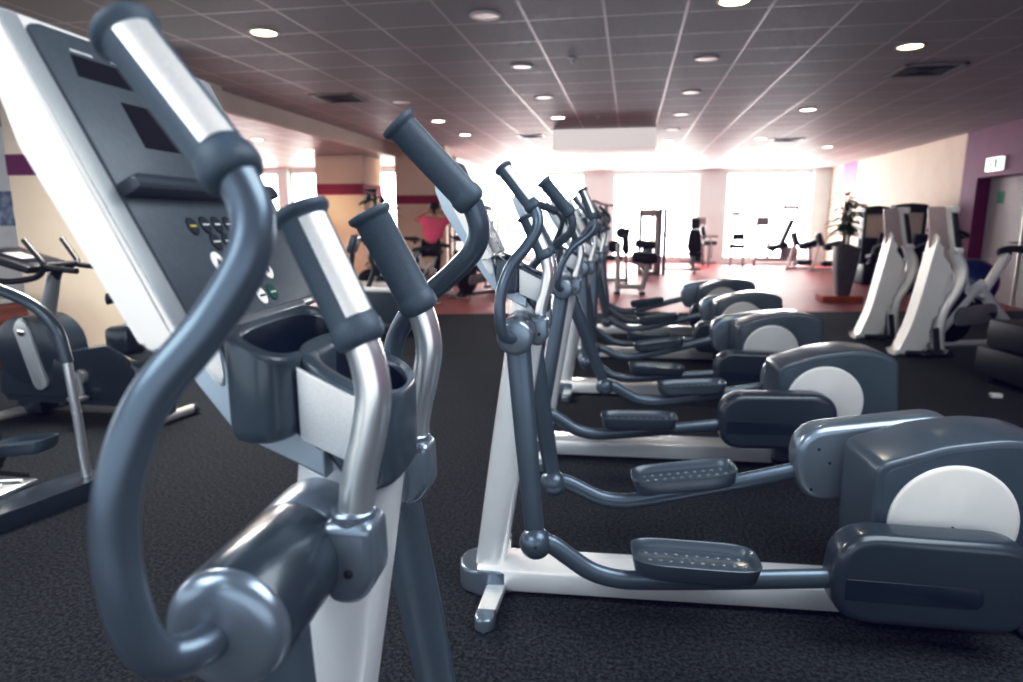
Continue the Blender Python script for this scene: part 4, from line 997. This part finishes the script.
# ================================================================== light, sky, camera
W = bpy.data.worlds.new('World'); SC.world = W; W.use_nodes = True
nt = W.node_tree; bg = nt.nodes['Background']
tc = nt.nodes.new('ShaderNodeTexCoord'); sp = nt.nodes.new('ShaderNodeSeparateXYZ'); mr = nt.nodes.new('ShaderNodeMapRange')
mr.interpolation_type = 'SMOOTHSTEP'
mr.inputs[1].default_value = .1; mr.inputs[2].default_value = .75; mr.inputs[3].default_value = 1.5; mr.inputs[4].default_value = 6.5   # hazy sun glare beyond the far windows
nt.links.new(tc.outputs['Generated'], sp.inputs[0]); nt.links.new(sp.outputs['Y'], mr.inputs[0]); nt.links.new(mr.outputs[0], bg.inputs['Strength'])
bg.inputs['Color'].default_value = (.92, .96, 1, 1)
def area(name, loc, rot, sx, sy, e, col=(1, 1, 1)):
    l = bpy.data.lights.new(name, 'AREA'); l.shape = 'RECTANGLE'; l.size = sx; l.size_y = sy; l.energy = e; l.color = col
    o = bpy.data.objects.new(name, l); COL.objects.link(o); o.location = loc; o.rotation_euler = rot; return o
area('daylight_back', (.7, YF+.7, 1.5), (rad(-90), 0, 0), 11, 2.9, 1000, (1, .97, .95))
area('daylight_left', (-9.2, 16.9, 1.4), (rad(-90), 0, 0), 9.5, 2.6, 350, (1, .97, .92))
area('overhead_fill', (1.6, 1.2, 2.88), (0, 0, 0), 2.4, 2.4, 95, (.95, .98, 1))  # overhead areas here and below are added soft fill without fixtures
area('overhead_fill', (-2.2, -1.0, 2.88), (0, 0, 0), 2.4, 2.4, 95, (.93, .97, 1))
area('overhead_fill', (-3.6, 4.2, 2.66), (0, 0, 0), 1.2, 1.2, 150, (1, .95, .88))
def spot(loc, e, col=(1, .85, .6), size=130):
    l = bpy.data.lights.new('downlight_and_fill', 'SPOT'); l.energy = e; l.color = col; l.spot_size = rad(size); l.spot_blend = .8; l.shadow_soft_size = .09
    o = bpy.data.objects.new('downlight_and_fill', l); COL.objects.link(o); o.location = loc
for x, y in ((-3.06, 5.25), (.67, 5.13), (2.42, 6.7), (-1.15, 10.2), (-4.4, 8.87), (2.42, 10.1)): spot((x, y, CH-.03), 110 if x == -4.4 else 45)  # spot nearest the bulkhead is added to warm its face, no downlight there
for x, y in ((-6.2, 10.2), (-6.2, 12.0)): spot((x, y, 2.66), 60)

cam = bpy.data.cameras.new('Camera'); co = bpy.data.objects.new('Camera', cam); COL.objects.link(co); SC.camera = co
cam.sensor_width = 36; cam.lens = 640/1023*36; cam.clip_start = .02; cam.clip_end = 200
co.location = (0, 0, 1.40); co.rotation_euler = (rad(90-10.8), 0, rad(10.4))
cam.dof.use_dof = True; cam.dof.focus_distance = 1.3; cam.dof.aperture_fstop = 3.2
SC.view_settings.view_transform = 'Standard'; SC.view_settings.look = 'None'; SC.view_settings.exposure = .2
vs_ = SC.view_settings; vs_.use_curve_mapping = True; cmap = vs_.curve_mapping
def setc(i, pts):
    c = cmap.curves[i]
    c.points[0].location = pts[0]; c.points[-1].location = pts[-1]
    for p in pts[1:-1]: c.points.new(*p)
setc(3, [(0, 0), (.22, .18), (.60, .70), (.88, 1)])
setc(2, [(0, .006), (.25, .262), (.6, .59), (1, .96)])
setc(0, [(0, 0), (.25, .242), (.7, .71), (1, 1)])
cmap.update()
